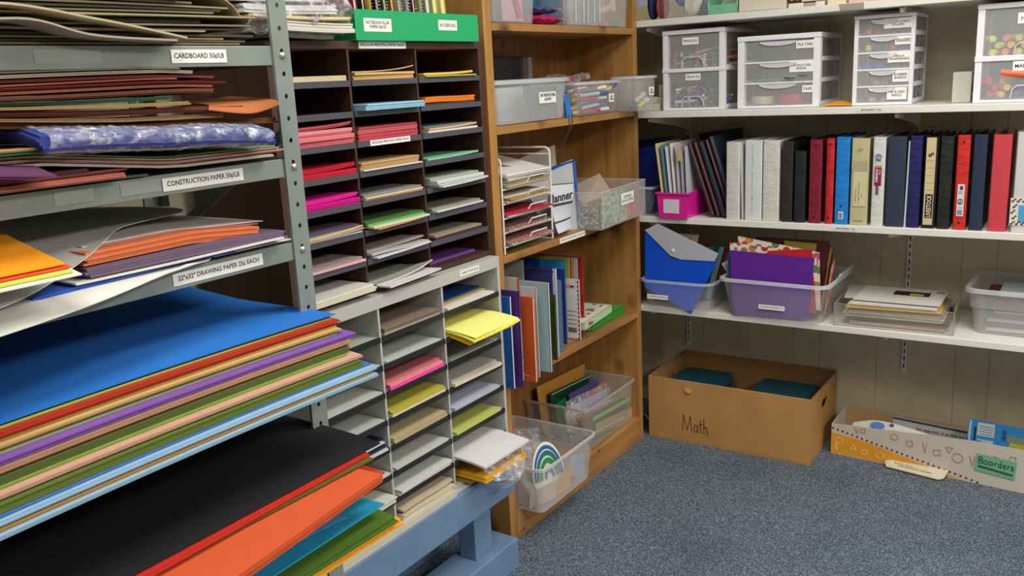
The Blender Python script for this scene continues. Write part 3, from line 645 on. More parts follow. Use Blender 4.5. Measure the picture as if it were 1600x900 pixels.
# --- shelf 1: cardboards
z1 = RSH[1]+.0015
z = z1
CB = [('8c7c5c',.003,1.06,-1.26,.0),('6c6454',.003,1.08,-1.27,.0),('9c8c6c',.003,1.03,-1.26,.001),('5c564c',.004,1.10,-1.27,.001),('a8987c',.003,.99,-1.255,.0),('7c7464',.003,1.06,-1.27,.002),
      ('8c846c',.003,1.09,-1.265,.002),('54504a',.006,1.0,-1.28,.002),('b0a484',.003,1.10,-1.26,.002),('8c8468',.003,1.02,-1.27,.003),('6c6a64',.004,1.04,-1.275,.003),('a49878',.003,1.05,-1.265,.002),
      ('7c7660',.004,.98,-1.27,.003),('a89c70',.003,.95,-1.255,.003),('6a6450',.004,.96,-1.265,.003),('8c8468',.004,.94,-1.25,.002),('b4ac94',.004,.95,-1.245,.002),('7a7260',.004,.94,-1.25,.002),('b8b4a0',.003,.93,-1.25,.002),('9ca09c',.003,.93,-1.24,.001)]
for i, (hx, t, ye, xf, A) in enumerate(CB):
    hx = DK_(hx, .88)
    rsheet('', hx, 'flat grey-brown cardboard sheet in the pile on the top rack shelf', -1.70, xf, .06+R.uniform(0, .1), ye, z, t, lambda x, y, A=A, i=i: A*math.sin(4*y+.4*i), R.uniform(-.015, .015), 'cardboard_sheet', 'cardboard', 'cardboards on the top rack shelf'); z += t+.0018
def curl(name, yc, r, hx, label, a0, a1, x0, x1, zc):
    mb = MB(); mb.grid(lambda u, v: (x0+(x1-x0)*u, yc+r*math.cos(a0+(a1-a0)*v), zc+r*.62*math.sin(a0+(a1-a0)*v)), 4, 20, .0025)
    return build(mb, name, paper(hx), None, label, 'cardboard', smooth=True)
curl('cardboard_sheet', 1.00, .085, 'a89a7c', 'curled tan cardboard arching at the right end of the top rack shelf', .05, 2.3, -1.62, -1.275, z1+.033)
loft('cardboard_sheet', [[(-1.6, .42, z1+.008), (-1.6, .60, z1+.05), (-1.6, .80, z1+.03), (-1.6, .98, z1+.008)], [(-1.225, .42, z1+.012), (-1.225, .62, z1+.048), (-1.225, .78, z1+.032), (-1.225, .93, z1+.007)]], .003, 'b4a88c', 'bowed tan cardboard arching over the front of the top rack shelf')
loft('cardboard_sheet', [[(-1.6, .42, z1+.002), (-1.6, .64, z1+.026), (-1.6, .78, z1+.008), (-1.6, .96, z1+.001)], [(-1.205, .52, z1+.012), (-1.205, .66, z1+.028), (-1.205, .76, z1+.008), (-1.21, .90, z1+.002)]], .003, 'a49a88', 'grey-tan cardboard sagging under the bowed one, top rack shelf')
for i, (ye, zz, hx) in enumerate(((.60, .006, 'b09c64'), (.615, .011, 'c0ac74'), (.59, .016, '98885c'), (.53, .036, 'b8a884'), (.54, .041, 'c4bca0'), (.535, .046, 'b0a890'))):
    rsheet('', hx, ['lowest', 'second', 'third', 'fourth', 'fifth', 'topmost'][i] + ' of the six mustard-grey boards at the left front of the top rack shelf', -1.55, -1.195, .08, ye, z1+zz, .0035, lambda x, y: .004*math.sin(8*y), 0, 'cardboard_sheet', 'cardboard')

# --- on top of the dark sorter: wrapped white paper
zt = 1.607
def pk(i, hx, y0, y1, x1, z, t, lab, n, **k): return rsheet('', hx, lab, -1.79, x1, y0, y1, z, t, lambda x, y: .003*math.sin(11*y+i)+.002*math.sin(23*x), R.uniform(-.02, .02), 'paper_bundle', 'paper pack', n=n, **k)
pk(0, 'b8b4a4', 1.365, 1.50, -1.465, zt+.0035, .008, 'greenish-white pad under the wrapped paper on top of the dark sorter', 3)
pk(1, 'd4d0c8', 1.32, 1.53, -1.43, zt+.016, .020, 'lowest thick white paper pack on top of the dark sorter', 6)
pk(2, 'd8c89c', 1.25, 1.52, -1.43, zt+.040, .008, 'cream sheets between the white packs on top of the dark sorter', 4)
pk(3, 'd8d8d8', 1.24, 1.50, -1.45, zt+.053, .018, 'middle white paper pack on top of the dark sorter', 6)
pk(4, 'c8c4c4', 1.20, 1.48, -1.46, zt+.076, .018, 'grey-white paper pack, second from the top, on the dark sorter', 5)
pk(5, 'd4d4d6', 1.20, 1.50, -1.45, zt+.098, .03, 'topmost white paper pack on top of the dark sorter', 8)
mb = MB()
def Pf(u, v): return (-1.46+.045*math.sin(PI*u)*(.6+.4*math.sin(13*v))+.004*math.sin(41*v+9*u), 1.24+.285*v, zt+.010+.10*u+.004*math.sin(29*v)+.003*math.sin(17*u))
mb.grid(Pf, 18, 30, .0006); build(mb, 'plastic_wrap', FILM, None, 'clear wrap bulging over the white paper packs', 'plastic wrap', smooth=True)

# ================================================================== SHARED BUILDERS
def rr(w, d, r, n=4):
    """rounded rectangle loop around the origin"""
    pts = []
    for cx, cy, a0 in ((w/2-r, d/2-r, 0), (-w/2+r, d/2-r, PI/2), (-w/2+r, -d/2+r, PI), (w/2-r, -d/2+r, 1.5*PI)):
        for i in range(n+1): a = a0+PI/2*i/n; pts.append((cx+r*math.cos(a), cy+r*math.sin(a)))
    return pts
def tub(name, label, cat, loc, w, d, h, taper=.88, t=.0022, rim=.010, rimh=.008, mt=None, rimm=None, rz=0, r=.025, handles=None, group=None, step=None):
    """open plastic bin: w,d at the rim; local z up from its base"""
    root = thing(name, label, cat, loc, rz, group); T = WM[root.name]; mt = mt or CLEAR; rimm = rimm or RIM
    L = lambda s, z, off=0: [(x*s if 1 else x, y*s, z) for x, y in rr(w-2*off, d-2*off, r)]
    hs = [(taper, 0), (taper+.004, .004)]
    if step: hs += [((taper+(1-taper)*step), h*step), ((taper+(1-taper)*step)+.03, h*step+.004)]
    hs += [(1, h)]
    ls = [L(s*.97 if i == 0 else s, z) for i, (s, z) in enumerate(hs)] + [L(1, h, t)] + [L(s, max(z, t*1.2), t) for s, z in reversed(hs[1:-1])] + [L(taper*.98, t*1.2, t)]
    build(MB(T).loops(ls), 'tub', mt, root, smooth=True)
    ro = [L(1, h-rimh), [(x*(1+2*rim/w), y*(1+2*rim/d), h-rimh) for x, y in rr(w, d, r)], [(x*(1+2*rim/w), y*(1+2*rim/d), h) for x, y in rr(w, d, r)], L(1, h+.002), L(1, h, t), L(1, h-rimh, t*.3)]
    mb = MB(T); mb.loops(ro + [ro[0]], cap=False); build(mb, 'rim', rimm, root, smooth=True)
    if handles:
        for s in (-1, 1):
            hb = MB(T)
            if handles == 'x': hb.grid(lambda u, v, s=s: (s*(w/2+.004+.026*math.sin(PI*u*.8)), (v-.5)*d*.46, h-.002+.034*math.sin(PI*min(1, u*.75))), 8, 2, .004)
            build(hb, 'handle', mat('dcdfe6', .3, 'clear', a=.8), root, smooth=True)
    return root
def card(name, label, cat, pts, t, mt, group=None, parent=None, nrm=None, wav=0):
    """flat sheet standing or leaning: four corners in order, thickness along its normal"""
    p = [Vector(q) for q in pts]; n = nrm and Vector(nrm) or (p[1]-p[0]).cross(p[3]-p[0]).normalized()
    if not wav: mb = MB().poly(p, n*t)
    else:
        mb = MB(); N_ = 8; a, b, c, d = p; vs = []
        for k in (0, 1):
            for i in range(N_+1):
                for j in range(N_+1):
                    u, v = i/N_, j/N_; q = a*(1-u)*(1-v)+b*u*(1-v)+c*u*v+d*(1-u)*v
                    vs.append(q + n*(wav*math.sin(PI*u)*math.sin(5*v+2*u) + k*t))
        M_ = (N_+1)**2; q = lambda i, j: i*(N_+1)+j; fs = []
        for i in range(N_):
            for j in range(N_): f = (q(i, j), q(i+1, j), q(i+1, j+1), q(i, j+1)); fs += [f[::-1], tuple(x+M_ for x in f)]
            for s_ in ((q(i, 0), q(i+1, 0)), (q(i+1, N_), q(i, N_)), (q(0, i+1), q(0, i)), (q(N_, i), q(N_, i+1))): fs.append((s_[0], s_[1], s_[1]+M_, s_[0]+M_))
        mb.add(vs, fs)
    return build(mb, name, mt, parent, label, cat, group, smooth=bool(wav))
def strokes(parent, lines, o, right, up, s, r, mt=INK, name='lettering', thick=.0012):
    """handwriting: poly-lines in the plane right/up"""
    rg = Vector(right).normalized(); u = Vector(up).normalized(); n = rg.cross(u); o = Vector(o) + n*.0004; mb = MB()
    for l in lines:
        for (ax, ay), (bx, by) in zip(l[:-1], l[1:]):
            a = o+rg*ax*s+u*ay*s; b = o+rg*bx*s+u*by*s; d = (b-a)
            if d.length < 1e-6: continue
            d.normalize(); q = n.cross(d)*r; a = a-d*r*.6; b = b+d*r*.6
            mb.poly([a-q, b-q, b+q, a+q], n*thick)
    return build(mb, name, mt, parent)
def ring(cx, cy, rx, ry, a0=0, a1=360, n=14): return [(cx+rx*math.cos(math.radians(a0+(a1-a0)*i/n)), cy+ry*math.sin(math.radians(a0+(a1-a0)*i/n))) for i in range(n+1)]
def pen(name, label, cat, p, yaw, pitch, L, r, hx, group, tip=None, kind='pen'):
    """stick shaped writing tool starting at p; barrel plus tip or cap"""
    root = thing(name, label, cat, p, 0, group); d = Vector((math.cos(yaw)*math.cos(pitch), math.sin(yaw)*math.cos(pitch), math.sin(pitch))); p = Vector(p)
    six = 6 if kind == 'pencil' else 10
    c1 = .86 if kind == 'pencil' else .68
    build(MB().tube([p, p+d*L*c1], r, six), 'barrel', mat(hx, .4), root, smooth=six > 6)
    if kind == 'pencil':
        mb = MB().tube([p+d*L*c1, p+d*L], r*.95, 8, r2=r*.12); build(mb, 'sharpened_tip', mat('d8b078', .7), root, smooth=True)
        build(MB().tube([p-d*.010, p], r*.95, 8), 'eraser', mat(tip or 'd88a80', .7), root)
    else:
        build(MB().tube([p+d*L*c1, p+d*L*.97, p+d*L], r*1.14, 10), 'cap', mat(tip or hx, .35), root, smooth=True)
    return root

# ================================================================== BOOKCASE: BOTTOM SHELF
ba, bb_, bc_ = PZ(833, 817, .10), PZ(910, 749, .10), PX(831, 754, -1.425)
FB = dict(x0=-1.80, x1=-1.425, y0=2.215, y1=2.60, h=.165)
cx, cy = (FB['x0']+FB['x1'])/2, (FB['y0']+FB['y1'])/2
fbin = tub('storage_bin', 'milky plastic bin of bags and paper shapes, nearest the blue bench on the bottom shelf', 'bin', (cx, cy, .101), .365, .365, .168, .90, mt=MILKY, rimm=RIM, r=.03, rim=.006)
tx = text('R Tk AF', fbin, (cx+.02, FB['y1']-.010, .222), -Xp, Zp, .28, .042, mat('0a6f74', .5), off=.004)
card('paper_sheet', 'white sheet standing at the near end of the milky bin', 'paper', [(-1.62, 2.26, .11), (-1.475, 2.27, .11), (-1.49, 2.275, .18), (-1.60, 2.25, .285)], .0015, paper('d4d2cc'))
card('paper_card', 'pale pink card at the near front corner inside the milky bin', 'card', [(-1.505, 2.25, .108), (-1.468, 2.36, .108), (-1.463, 2.36, .175), (-1.50, 2.25, .165)], .002, paper('dcc0b4'))
card('paper_card', 'orange-yellow card inside the front of the milky bin', 'card', [(-1.475, 2.37, .108), (-1.467, 2.46, .108), (-1.463, 2.46, .20), (-1.470, 2.37, .155)], .002, paper('e0a850'))
card('paper_card', 'pale blue card inside the far front corner of the milky bin', 'card', [(-1.49, 2.50, .108), (-1.470, 2.565, .108), (-1.465, 2.565, .19), (-1.485, 2.50, .20)], .002, paper('a8b4d0'))
card('eraser_block', 'small red block seen through the front of the milky bin', 'eraser', [(-1.478, 2.475, .115), (-1.473, 2.495, .115), (-1.471, 2.495, .135), (-1.476, 2.475, .135)], .006, mat('d06050', .6))
card('plastic_bag', 'clear zip bag holding a white sheet, rising from the milky bin', 'plastic bag', [(-1.70, 2.30, .14), (-1.56, 2.44, .14), (-1.575, 2.44, .315), (-1.73, 2.28, .33)], .004, FILM, wav=.012)
card('plastic_bag', 'crumpled clear bag lying in the middle of the milky bin', 'plastic bag', [(-1.66, 2.28, .16), (-1.50, 2.36, .15), (-1.56, 2.50, .23), (-1.72, 2.42, .26)], .006, FILM, wav=.03)
card('paper_sheet', 'folded white sheet inside the raised zip bag in the milky bin', 'paper', [(-1.73, 2.285, .25), (-1.63, 2.36, .25), (-1.64, 2.36, .300), (-1.735, 2.28, .315)], .002, paper('d8d8d4'))
arch = thing('paper_arch_bundle', 'stack of rainbow arch cut-outs in green, blue and purple in the milky bin', 'paper shapes', (-1.50, 2.40, .15))
for i, (hx, R1, R2) in enumerate((('e8e8e4', .092, .0), ('3a62a8', .084, .074), ('1c7a72', .070, .058), ('2c9048', .052, .040), ('5a3c7c', .028, .018))):
    o = Vector((-1.50, 2.375, .170)); rg = Vector((.28, .96, 0)).normalized(); u = Vector((-.2, .05, 1)).normalized(); n = rg.cross(u).normalized()
    P_ = lambda a, r_, k=1.0: o + rg*(r_*math.cos(a)*.78) + u*(r_*math.sin(a)*1.35) + n*(.0016*i+.002)
    outer = [P_(PI*j/16, R1) for j in range(17)]
    if R2: pts = outer + [P_(PI*j/16, R2) for j in range(16, -1, -1)]; q = MB(); [q.poly([outer[j], outer[j+1], P_(PI*(j+1)/16, R2), P_(PI*j/16, R2)], n*.0015) for j in range(16)]
    else: q = MB().poly(outer + [o - u*.06 - rg*.058, o - u*.06 + rg*.058][::1], n*.0015)
    build(q, ['white_backing', 'blue_band', 'teal_band', 'green_band', 'purple_band'][i], paper(hx), arch)
rbin = tub('storage_bin', 'clear plastic bin of folders and bagged papers, beside the cardboard box', 'bin', (-1.69, 2.937, .101), .29, .415, .178, .92, mt=mat('c8c4bc', .25, 'clear', a=.22), rimm=mat('b8b8b4', .25, 'clear', a=.5), r=.03, rim=.005)
FILM2 = mat('f4f6fa', .08, 'film', a=.42)
def strip(label, X, q, hx, hgt, t=.003):
    a, b = PX(*q[0], X), PX(*q[1], X); d = Vector((0, 0, hgt)); return card('paper_strip', label, 'paper', [a-d, b-d, b, a], t, mat(hx, .5))
def xcard(name, label, cat, X, q, hx, t=.003, zb=.115, mt=None, lean=.0, wav=0, group=None):
    """standing sheet facing the room at plane X, top edge through two sighted points"""
    a, b = PX(*q[0], X), PX(*q[1], X); y0, y1 = max(min(a.y, b.y), 2.76), min(max(a.y, b.y), 3.11)
    return card(name, label, cat, [(X+lean, y0, zb), (X+lean, y1, zb), (X, b.y, b.z), (X, a.y, a.z)], t, mt or paper(hx), wav=wav)
xcard('envelope', 'tan manila envelope standing at the back of the clear bin beside the box', 'envelope', -1.795, ((838, 605), (913, 568)), 'c08838', lean=.02)
gf = xcard('pocket_folder', 'dark green folder with a white border line in the clear bin beside the box', 'folder', -1.765, ((858, 614), (932, 580)), '1c4030', lean=.02, mt=mat('1c4434', .4))
a, b = PX(862, 616, -1.7615), PX(928, 584, -1.7615)
build(MB().poly([a, b, b-Vector((0, 0, .003)), a-Vector((0, 0, .003))], (.001, 0, 0)), 'border_line', paper('d8e0d8'), gf)
build(MB().poly([a+Vector((0, 0, -.004)), a+Vector((0, .004, -.004)), a+Vector((0, .004, -.12)), a+Vector((0, 0, -.12))], (.001, 0, 0)), 'border_line', paper('d8e0d8'), gf)
xcard('pocket_folder', 'bright green folder peeking from behind the purple one, clear bin beside the box', 'folder', -1.745, ((866, 632), (905, 606)), '1c7a4c', lean=.02, mt=mat('1e7c4a', .4))
xcard('pocket_folder', 'purple-blue folder between the green folder and the bagged papers', 'folder', -1.725, ((888, 616), (950, 582)), '4c4878', lean=.02)
xcard('paper_sheet', 'orange-red sheet edge sticking up behind the bagged papers', 'paper', -1.705, ((900, 630), (962, 578)), 'a85c50', lean=.02)
for i, (X, q0, q1, w) in enumerate(((-1.69, (884, 628), (975, 586), .016), (-1.672, (880, 640), (990, 596), .014), (-1.655, (890, 650), (996, 606), .010))):
    xcard('plastic_bag', ['rearmost', 'middle', 'front'][i] + ' of the three clear bags of papers in the bin beside the box', 'plastic bag', X, (q0, q1), 'f0f0f0', .003, .13, mt=FILM2, lean=.02, wav=w)
xcard('paper_sheet', 'grey-violet sheet inside the clear bags in the bin beside the box', 'paper', -1.681, ((889, 636), (968, 596)), 'a8a4b8', lean=.02)
xcard('cardboard_sheet', 'brown card standing in front of the clear bags', 'card', -1.625, ((900, 654), (997, 608)), '9a7444', lean=.02)
xcard('workbook', 'dark book edge behind the lime green strip in the bin beside the box', 'book', -1.605, ((905, 658), (985, 615)), '5c3c34', .006, lean=.015)
strip('lime green strip standing at the front of the bin beside the box', -1.585, ((926, 652), (1000, 611)), '7cdc50', .016)
strip('pale folder edge seen through the front wall of the bin beside the box', -1.578, ((930, 662), (990, 634)), 'b0a88c', .05)
strip('cream strip seen through the front wall of the bin beside the box', -1.570, ((922, 678), (975, 650)), 'd4c890', .008)
xcard('workbook', 'thin red book standing in the near corner of the bottom shelf', 'book', -1.60, ((792, 632), (802, 628)), 'b82c30', .004, .10) if 0 else None
card('workbook', 'red booklet standing behind the milky bin at the left side panel', 'book', [(-1.62, 2.232, .102), (-1.545, 2.232, .102), (-1.545, 2.235, .40), (-1.62, 2.235, .40)], .005, mat('c02c34', .5), nrm=(0, 1, 0))

# ================================================================== BOOKCASE: SHELF OF BOOKS
Z4 = .5575
def sbook(name, label, q, top, hx, t, dp=.20, mt=None, parts=None, cat='book', spine=None):
    """book standing with its cover towards the bench; q = front bottom corner sighted on the shelf, top = sighted top corner"""
    p = PZ(q[0], q[1], Z4); x1 = min(p.x, -1.44); h = PX(top[0], top[1], x1).z - Z4
    r = thing(name, label, cat, (x1-dp/2, p.y+t/2, Z4)); x0 = max(x1-dp, -1.826); y = p.y
    cm = mt or mat(hx, .45)
    build(MB().box(x0, x1, y, y+.0012, Z4, Z4+h), 'front_cover', cm, r)
    build(MB().box(x0, x1, y+t-.0012, y+t, Z4, Z4+h), 'back_cover', cm, r)
    if spine: build(MB().box(x1-.0015, x1, y, y+t, Z4, Z4+h), 'spine', mat(spine, .45), r)
    build(MB().box(x0, x1-.002, y+.0013, y+t-.0013, Z4+.002, Z4+h-.003), 'pages', paper('d8d2c4'), r)
    return r, x1, y, h
BK = [('cardboard_folder','tall white board standing behind the books, beside the left side panel',(823,598),(858,398),'d0ccc0',.006,.26,None),
      ]
r, x1, y, h = sbook('workbook', 'blue and white booklet, nearest the grey sorter in the row of books', (803, 608), (802, 462), '2a6cc4', .010, .20, spine='b8c4d8')
build(MB().poly([(x1-.18, y-.0008, Z4+.02), (x1-.03, y-.0008, Z4+.02), (x1-.03, y-.0008, Z4+.11), (x1-.18, y-.0008, Z4+.11)][::1], (0, .0007, 0)), 'cover_panel', paper('c4c8d4'), r)
sbook('scrapbook', 'kraft brown book between the blue booklet and the purple one', (811, 603), (812, 462), '9c8464', .012, .21, spine='b8a484')
r, x1, y, h = sbook('workbook', 'purple book with white spine writing, behind the kraft one', (817, 606), (820, 452), '58307c', .010, .23, spine='5c3480')
text('PRINTING HANDWRITING', r, (x1, y+.005, Z4+.12), Zp, -Yp, .19, .005, paper('e0d8e8'))
sbook('workbook', 'white book with an orange top edge, rising behind the purple one', (816, 588), (800, 438), 'd8d0c4', .008, .24, spine='c04020')
r, x1, y, h = sbook('workbook', 'big orange book jutting furthest out of the row', (838, 598), (845, 460), 'd8602c', .010, .26, mt=mat('d4602a', .5))
build(MB().box(x1-.06, x1-.02, y-.0005, y, Z4+.018, Z4+.020), 'small_print', paper('e8c0a8'), r)
sbook('workbook', 'white booklet right behind the big orange book', (843, 590), (846, 446), 'd4d4d4', .006, .25, spine='e0e0e0')
sbook('workbook', 'pale blue book behind the white booklet', (861, 582), (862, 440), 'a8bcc4', .010, .26, mt=mat('a9bfc6', .6), spine='b4c8cc')
sbook('scrapbook', 'plum booklet edge between the pale blue and the green book', (863, 576), (864, 452), '6c3444', .004, .24)
sbook('workbook', 'short dark green book in the row', (870, 563), (869, 460), '3c5424', .008, .22, spine='44602c')
r, x1, y, h = sbook('spiral_notebook', 'indigo book with a punched white edge strip, taller than the green one', (873, 558), (873, 418), '3a3c7c', .008, .26, spine='c8cce0')
build(MB().box(x1-.012, x1+.001, y-.001, y, Z4, Z4+h), 'edge_strip', mat('c8cce4', .5), r)
q = MB()
for i in range(16): q.box(x1-.0145-.016*i, x1-.0085-.016*i, y-.0016, y-.0012, Z4+h-.014, Z4+h-.008)
build(q, 'punch_holes', mat('18183c', .6), r)
sbook('workbook', 'light blue booklet behind the indigo punched one', (880, 550), (881, 436), '8cb0d8', .004, .22, spine='c8d4e4')
r, x1, y, h = sbook('workbook', 'dark blue book with a bright blue top, in the middle of the row', (885, 538), (885, 407), '203c8c', .010, .24, mt=mat('1f3f94', .45), spine='23459c')
build(MB().box(x1-.10, x1+.0008, y-.001, y, Z4+h-.028, Z4+h), 'top_band', mat('2e86c8', .45), r)
r, x1, y, h = sbook('certificate_pad', 'white pad with a scalloped brown border and a printed hand', (907, 532), (907, 436), 'e0dcd4', .006, .16, mt=paper('e4e0da'))
q = MB()
for i in range(14):
    z = Z4+h*i/14; q.poly([(x1, y-.0004, z), (x1, y-.0004, z+h/14), (x1-.008, y-.0004, z+h/28)], (0, -.0006, 0))
for i in range(6): q.poly([(x1-.01*i, y-.0004, Z4), (x1-.01*i-.01, y-.0004, Z4), (x1-.01*i-.005, y-.0004, Z4+.008)], (0, -.0006, 0))
build(q, 'scalloped_border', paper('8c3c30'), r)
q = MB(); z = Z4+h-.03
for a, l in ((0, .020), (12, .022), (24, .019), (-14, .016)): q.poly([(x1-.035, y-.0006, z), (x1-.035+l*math.cos(math.radians(a)), y-.0006, z+l*math.sin(math.radians(a))), (x1-.035+l*math.cos(math.radians(a+7)), y-.0006, z+l*math.sin(math.radians(a+7))), (x1-.035, y-.0006, z+.006)], (0, -.0005, 0))
q.box(x1-.056, x1-.032, y-.001, y-.0006, z-.002, z+.009); build(q, 'printed_hand', paper('d8a49c'), r)
q = MB()
for i in range(9): q.box(x1-.016-.004*i, x1-.016-.004*i+.002, y-.001, y-.0004, Z4+.028, Z4+.046)
for i in range(4): q.box(x1-.05, x1-.012, y-.001, y-.0004, Z4+.06+.016*i, Z4+.0612+.016*i)
build(q, 'barcode', INK, r)
sbook('workbook', 'thin red book at the far end of the standing row', (913, 518), (909, 402), 'c03030', .005, .20, mt=mat('b82c2e', .45))
for i, (q_, tp, hx, lab) in enumerate((((893, 528), (892, 403), '8cb43c', 'lime green booklet rising behind the dark blue book'), ((896, 526), (895, 403), 'b83450', 'crimson booklet rising behind the dark blue book'), ((901, 524), (902, 402), 'b09c78', 'tan booklet near the far end of the row'), ((905, 522), (905, 402), 'a8b4c4', 'pale grey-blue booklet touching the thin red book'))):
    sbook('workbook', lab, q_, tp, hx, .005, .19)
card('cardboard_sheet', 'tall off-white card standing behind the near books', 'card', [(-1.78, 2.43, Z4), (-1.60, 2.43, Z4), (-1.60, 2.43, .912), (-1.78, 2.43, .912)], .003, paper('bcb8ac'))
q = MB(); hoop = [(-1.66+.028*math.cos(a*.5), 2.345+.002*a, .825+.018*math.sin(a*.5)) for a in range(0, 38)]
# two thick workbooks lying flat
def flatbook(name, label, x0, x1, y0, y1, z, t, hx, rot, parts):
    r = thing(name, label, 'book', ((x0+x1)/2, (y0+y1)/2, z), rot); T = WM[r.name]; w, d = (x1-x0)/2, (y1-y0)/2
    build(MB(T).box(-w, w, -d, d, t-.0015, t), 'front_cover', paper(hx), r); build(MB(T).box(-w, w, -d, d, 0, .0015), 'back_cover', paper(hx), r)
    build(MB(T).box(-w, w, -d, -d+.0015, 0, t), 'spine', mat(parts[0], .5), r) if 0 else build(MB(T).box(w-.0015, w, -d, d, 0, t), 'spine', mat(parts[0], .5), r)
    build(MB(T).box(-w+.002, w-.002, -d+.002, d-.003, .0016, t-.0016), 'pages', paper('ccc4b4'), r)
    return r, T, w, d
r, T, w, d = flatbook('workbook', 'green-spined thick workbook, lower of the two lying flat', -1.80, -1.575, 2.83, 3.13, Z4+.001, .028, '3c9a3c', .03, ['2c8c34'])
r, T, w, d = flatbook('workbook', 'workbook with a pictured cover reading Max on its pale green spine, lying on top', -1.79, -1.562, 2.73, 3.00, Z4+.031, .030, 'd8d8cc', .10, ['b8d8a8'])
build(MB(T).box(-w, w, -d, -d+.001, .001, .029), 'fore_edge', paper('b8b4ac'), r)
build(MB(T).box(-w*.95, -w*.35, -d*.95, d*.95, .0305, .0312), 'red_title_band', paper('a83444'), r)
build(MB(T).box(-w*.30, w*.75, -d*.95, d*.95, .0305, .0312), 'cover_picture', mat('cfd4b8', .6, 'printed', k=.7), r)
text('Workbook', r, T @ Vector((-w*.62, 0, .0313)), T.to_3x3() @ Yp, T.to_3x3() @ -Xp, .22, .03, paper('d8d0a0'))
text('Max', r, T @ Vector((w, -d*.55, .015)), T.to_3x3() @ Yp, Zp, .045, .016, mat('b83038', .5))

# ================================================================== BOOKCASE: TRAY RACK SHELF
Z3 = .9655
WW = mat('e2ddd2', .35)
tr = thing('wire_tray_rack', 'white wire letter rack with five sloping tiers of paper', 'letter rack', (-1.66, 2.385, Z3))
for y, tp in ((2.245, 1.268), (2.535, 1.276)):
    xf, xb = -1.545, -1.79; r_ = .018
    pts = [(xf, y, Z3+.004), (xf, y, tp-r_)] + [(xf-r_+r_*math.cos(a), y, tp-r_+r_*math.sin(a)) for a in (.4, .8, 1.2)] + [(xf-r_, y, tp), (xb+r_, y, tp)] + [(xb+r_-r_*math.sin(a), y, tp-r_+r_*math.cos(a)) for a in (.4, .8, 1.2)] + [(xb, y, tp-r_), (xb, y, Z3+.004)]
    build(MB().tube(pts, .0036), 'end_frame', WW, tr, smooth=True)
    build(MB().tube([(xf, y, tp-.022), (xb, y, tp-.022)], .0026), 'cross_wire', WW, tr, smooth=True)
    build(MB().tube([(xf, y, Z3+.004), (xb, y, Z3+.004)], .0032), 'cross_wire', WW, tr, smooth=True)
TZ = [.985, 1.030, 1.075, 1.120, 1.165]
for k, z in enumerate(TZ):
    mb = MB(); yl, yr = 2.249, 2.531
    for x in (-1.545, -1.79): mb.tube([(x, yl, z+.004), (x, yr, z+.004)], .0024, 6)
    for y in (yl, yr): mb.tube([(-1.545, y, z+.004), (-1.79, y, z+.004)], .0024, 6)
    for i in range(1, 6): y = yl+(yr-yl)*i/6; mb.tube([(-1.545, y, z+.004), (-1.79, y, z+.004)], .0016, 6)
    build(mb, 'wire_tier', WW, tr, smooth=True)
    yc = 2.43; mb = MB(); mb.tube([(-1.545, yc-.055, z+.004), (-1.530, yc-.045, z+.032), (-1.530, yc+.045, z+.032), (-1.545, yc+.055, z+.004)], .0024, 6); build(mb, 'front_stop', WW, tr, smooth=True)
def tp(cn, hx, k, t, dz, over, rot=0, mt=None, rise=0, lab=None, n=1, y0=2.262, y1=2.515):
    return rsheet(cn, hx, lab or '%s paper on the %s tier of the white wire rack' % (cn, ['lowest', 'second', 'third', 'fourth', 'top'][k]), -1.785, -1.540+over, y0, y1, TZ[k]+.008+dz, t, lambda x, y: rise*(x+1.545)/-.24 if x < -1.545 else 0, rot, mt=mt, n=n)
tp('mint green', '88c8a8', 0, .003, 0, .012, .03)
tp('crimson floral', '9c3440', 0, .008, .004, .010, -.05, mt=mat('9a3040', .7, 'floral'))
tp('white', 'c8bcb0', 1, .003, 0, .004); tp('dark brown floral', '7c3038', 1, .004, .004, .002, .02, mt=mat('7c3038', .7, 'floral'))
tp('ivory', 'd0c4ac', 2, .004, 0, .004); tp('crimson', 'b83048', 2, .005, .005, .012, -.08, rise=.004)
tp('pale grey', 'c4bcac', 3, .006, 0, .004, n=2); tp('tan', 'b08c54', 3, .006, .0075, .006, .05, n=2); tp('white', 'd0cabc', 3, .003, .0145, .0, -.04, rise=.01)
tp('cream', 'c8b898', 4, .008, 0, .006, .02, n=3); tp('brownish', '9c8a70', 4, .008, .009, .002, -.04, n=3); tp('ivory', 'd4ccc0', 4, .010, .019, .002, .03, n=4, rise=.01)
tp('white', 'dcdad6', 4, .012, .031, .010, -.03, n=4, rise=.045, lab='thick stack of white paper on top of the white wire rack')
card('paper_sheet', 'dark red sheet lying at the back of the top tier of the wire rack', 'paper', [(-1.80, 2.235, 1.262), (-1.80, 2.42, 1.262), (-1.60, 2.40, 1.226), (-1.66, 2.235, 1.240)], .001, paper('8c2c34'))
pl_ = thing('planner_pad', 'white planner page curling over the shelf beside the wire rack', 'planner', (-1.54, 2.62, Z3))
def Ppl(u, v, o=0):                       # u down, v across (along the shelf)
    y = 2.548+.152*v; z = 1.150-.168*u; x = -1.552+.02*(1-u)*0+.022*max(0, u-.55)**1.5*3-.0*v - .05*(v**2)*max(0, u-.3)
    return Vector((x+o, y+.0, z-.012*v*(1-u)))
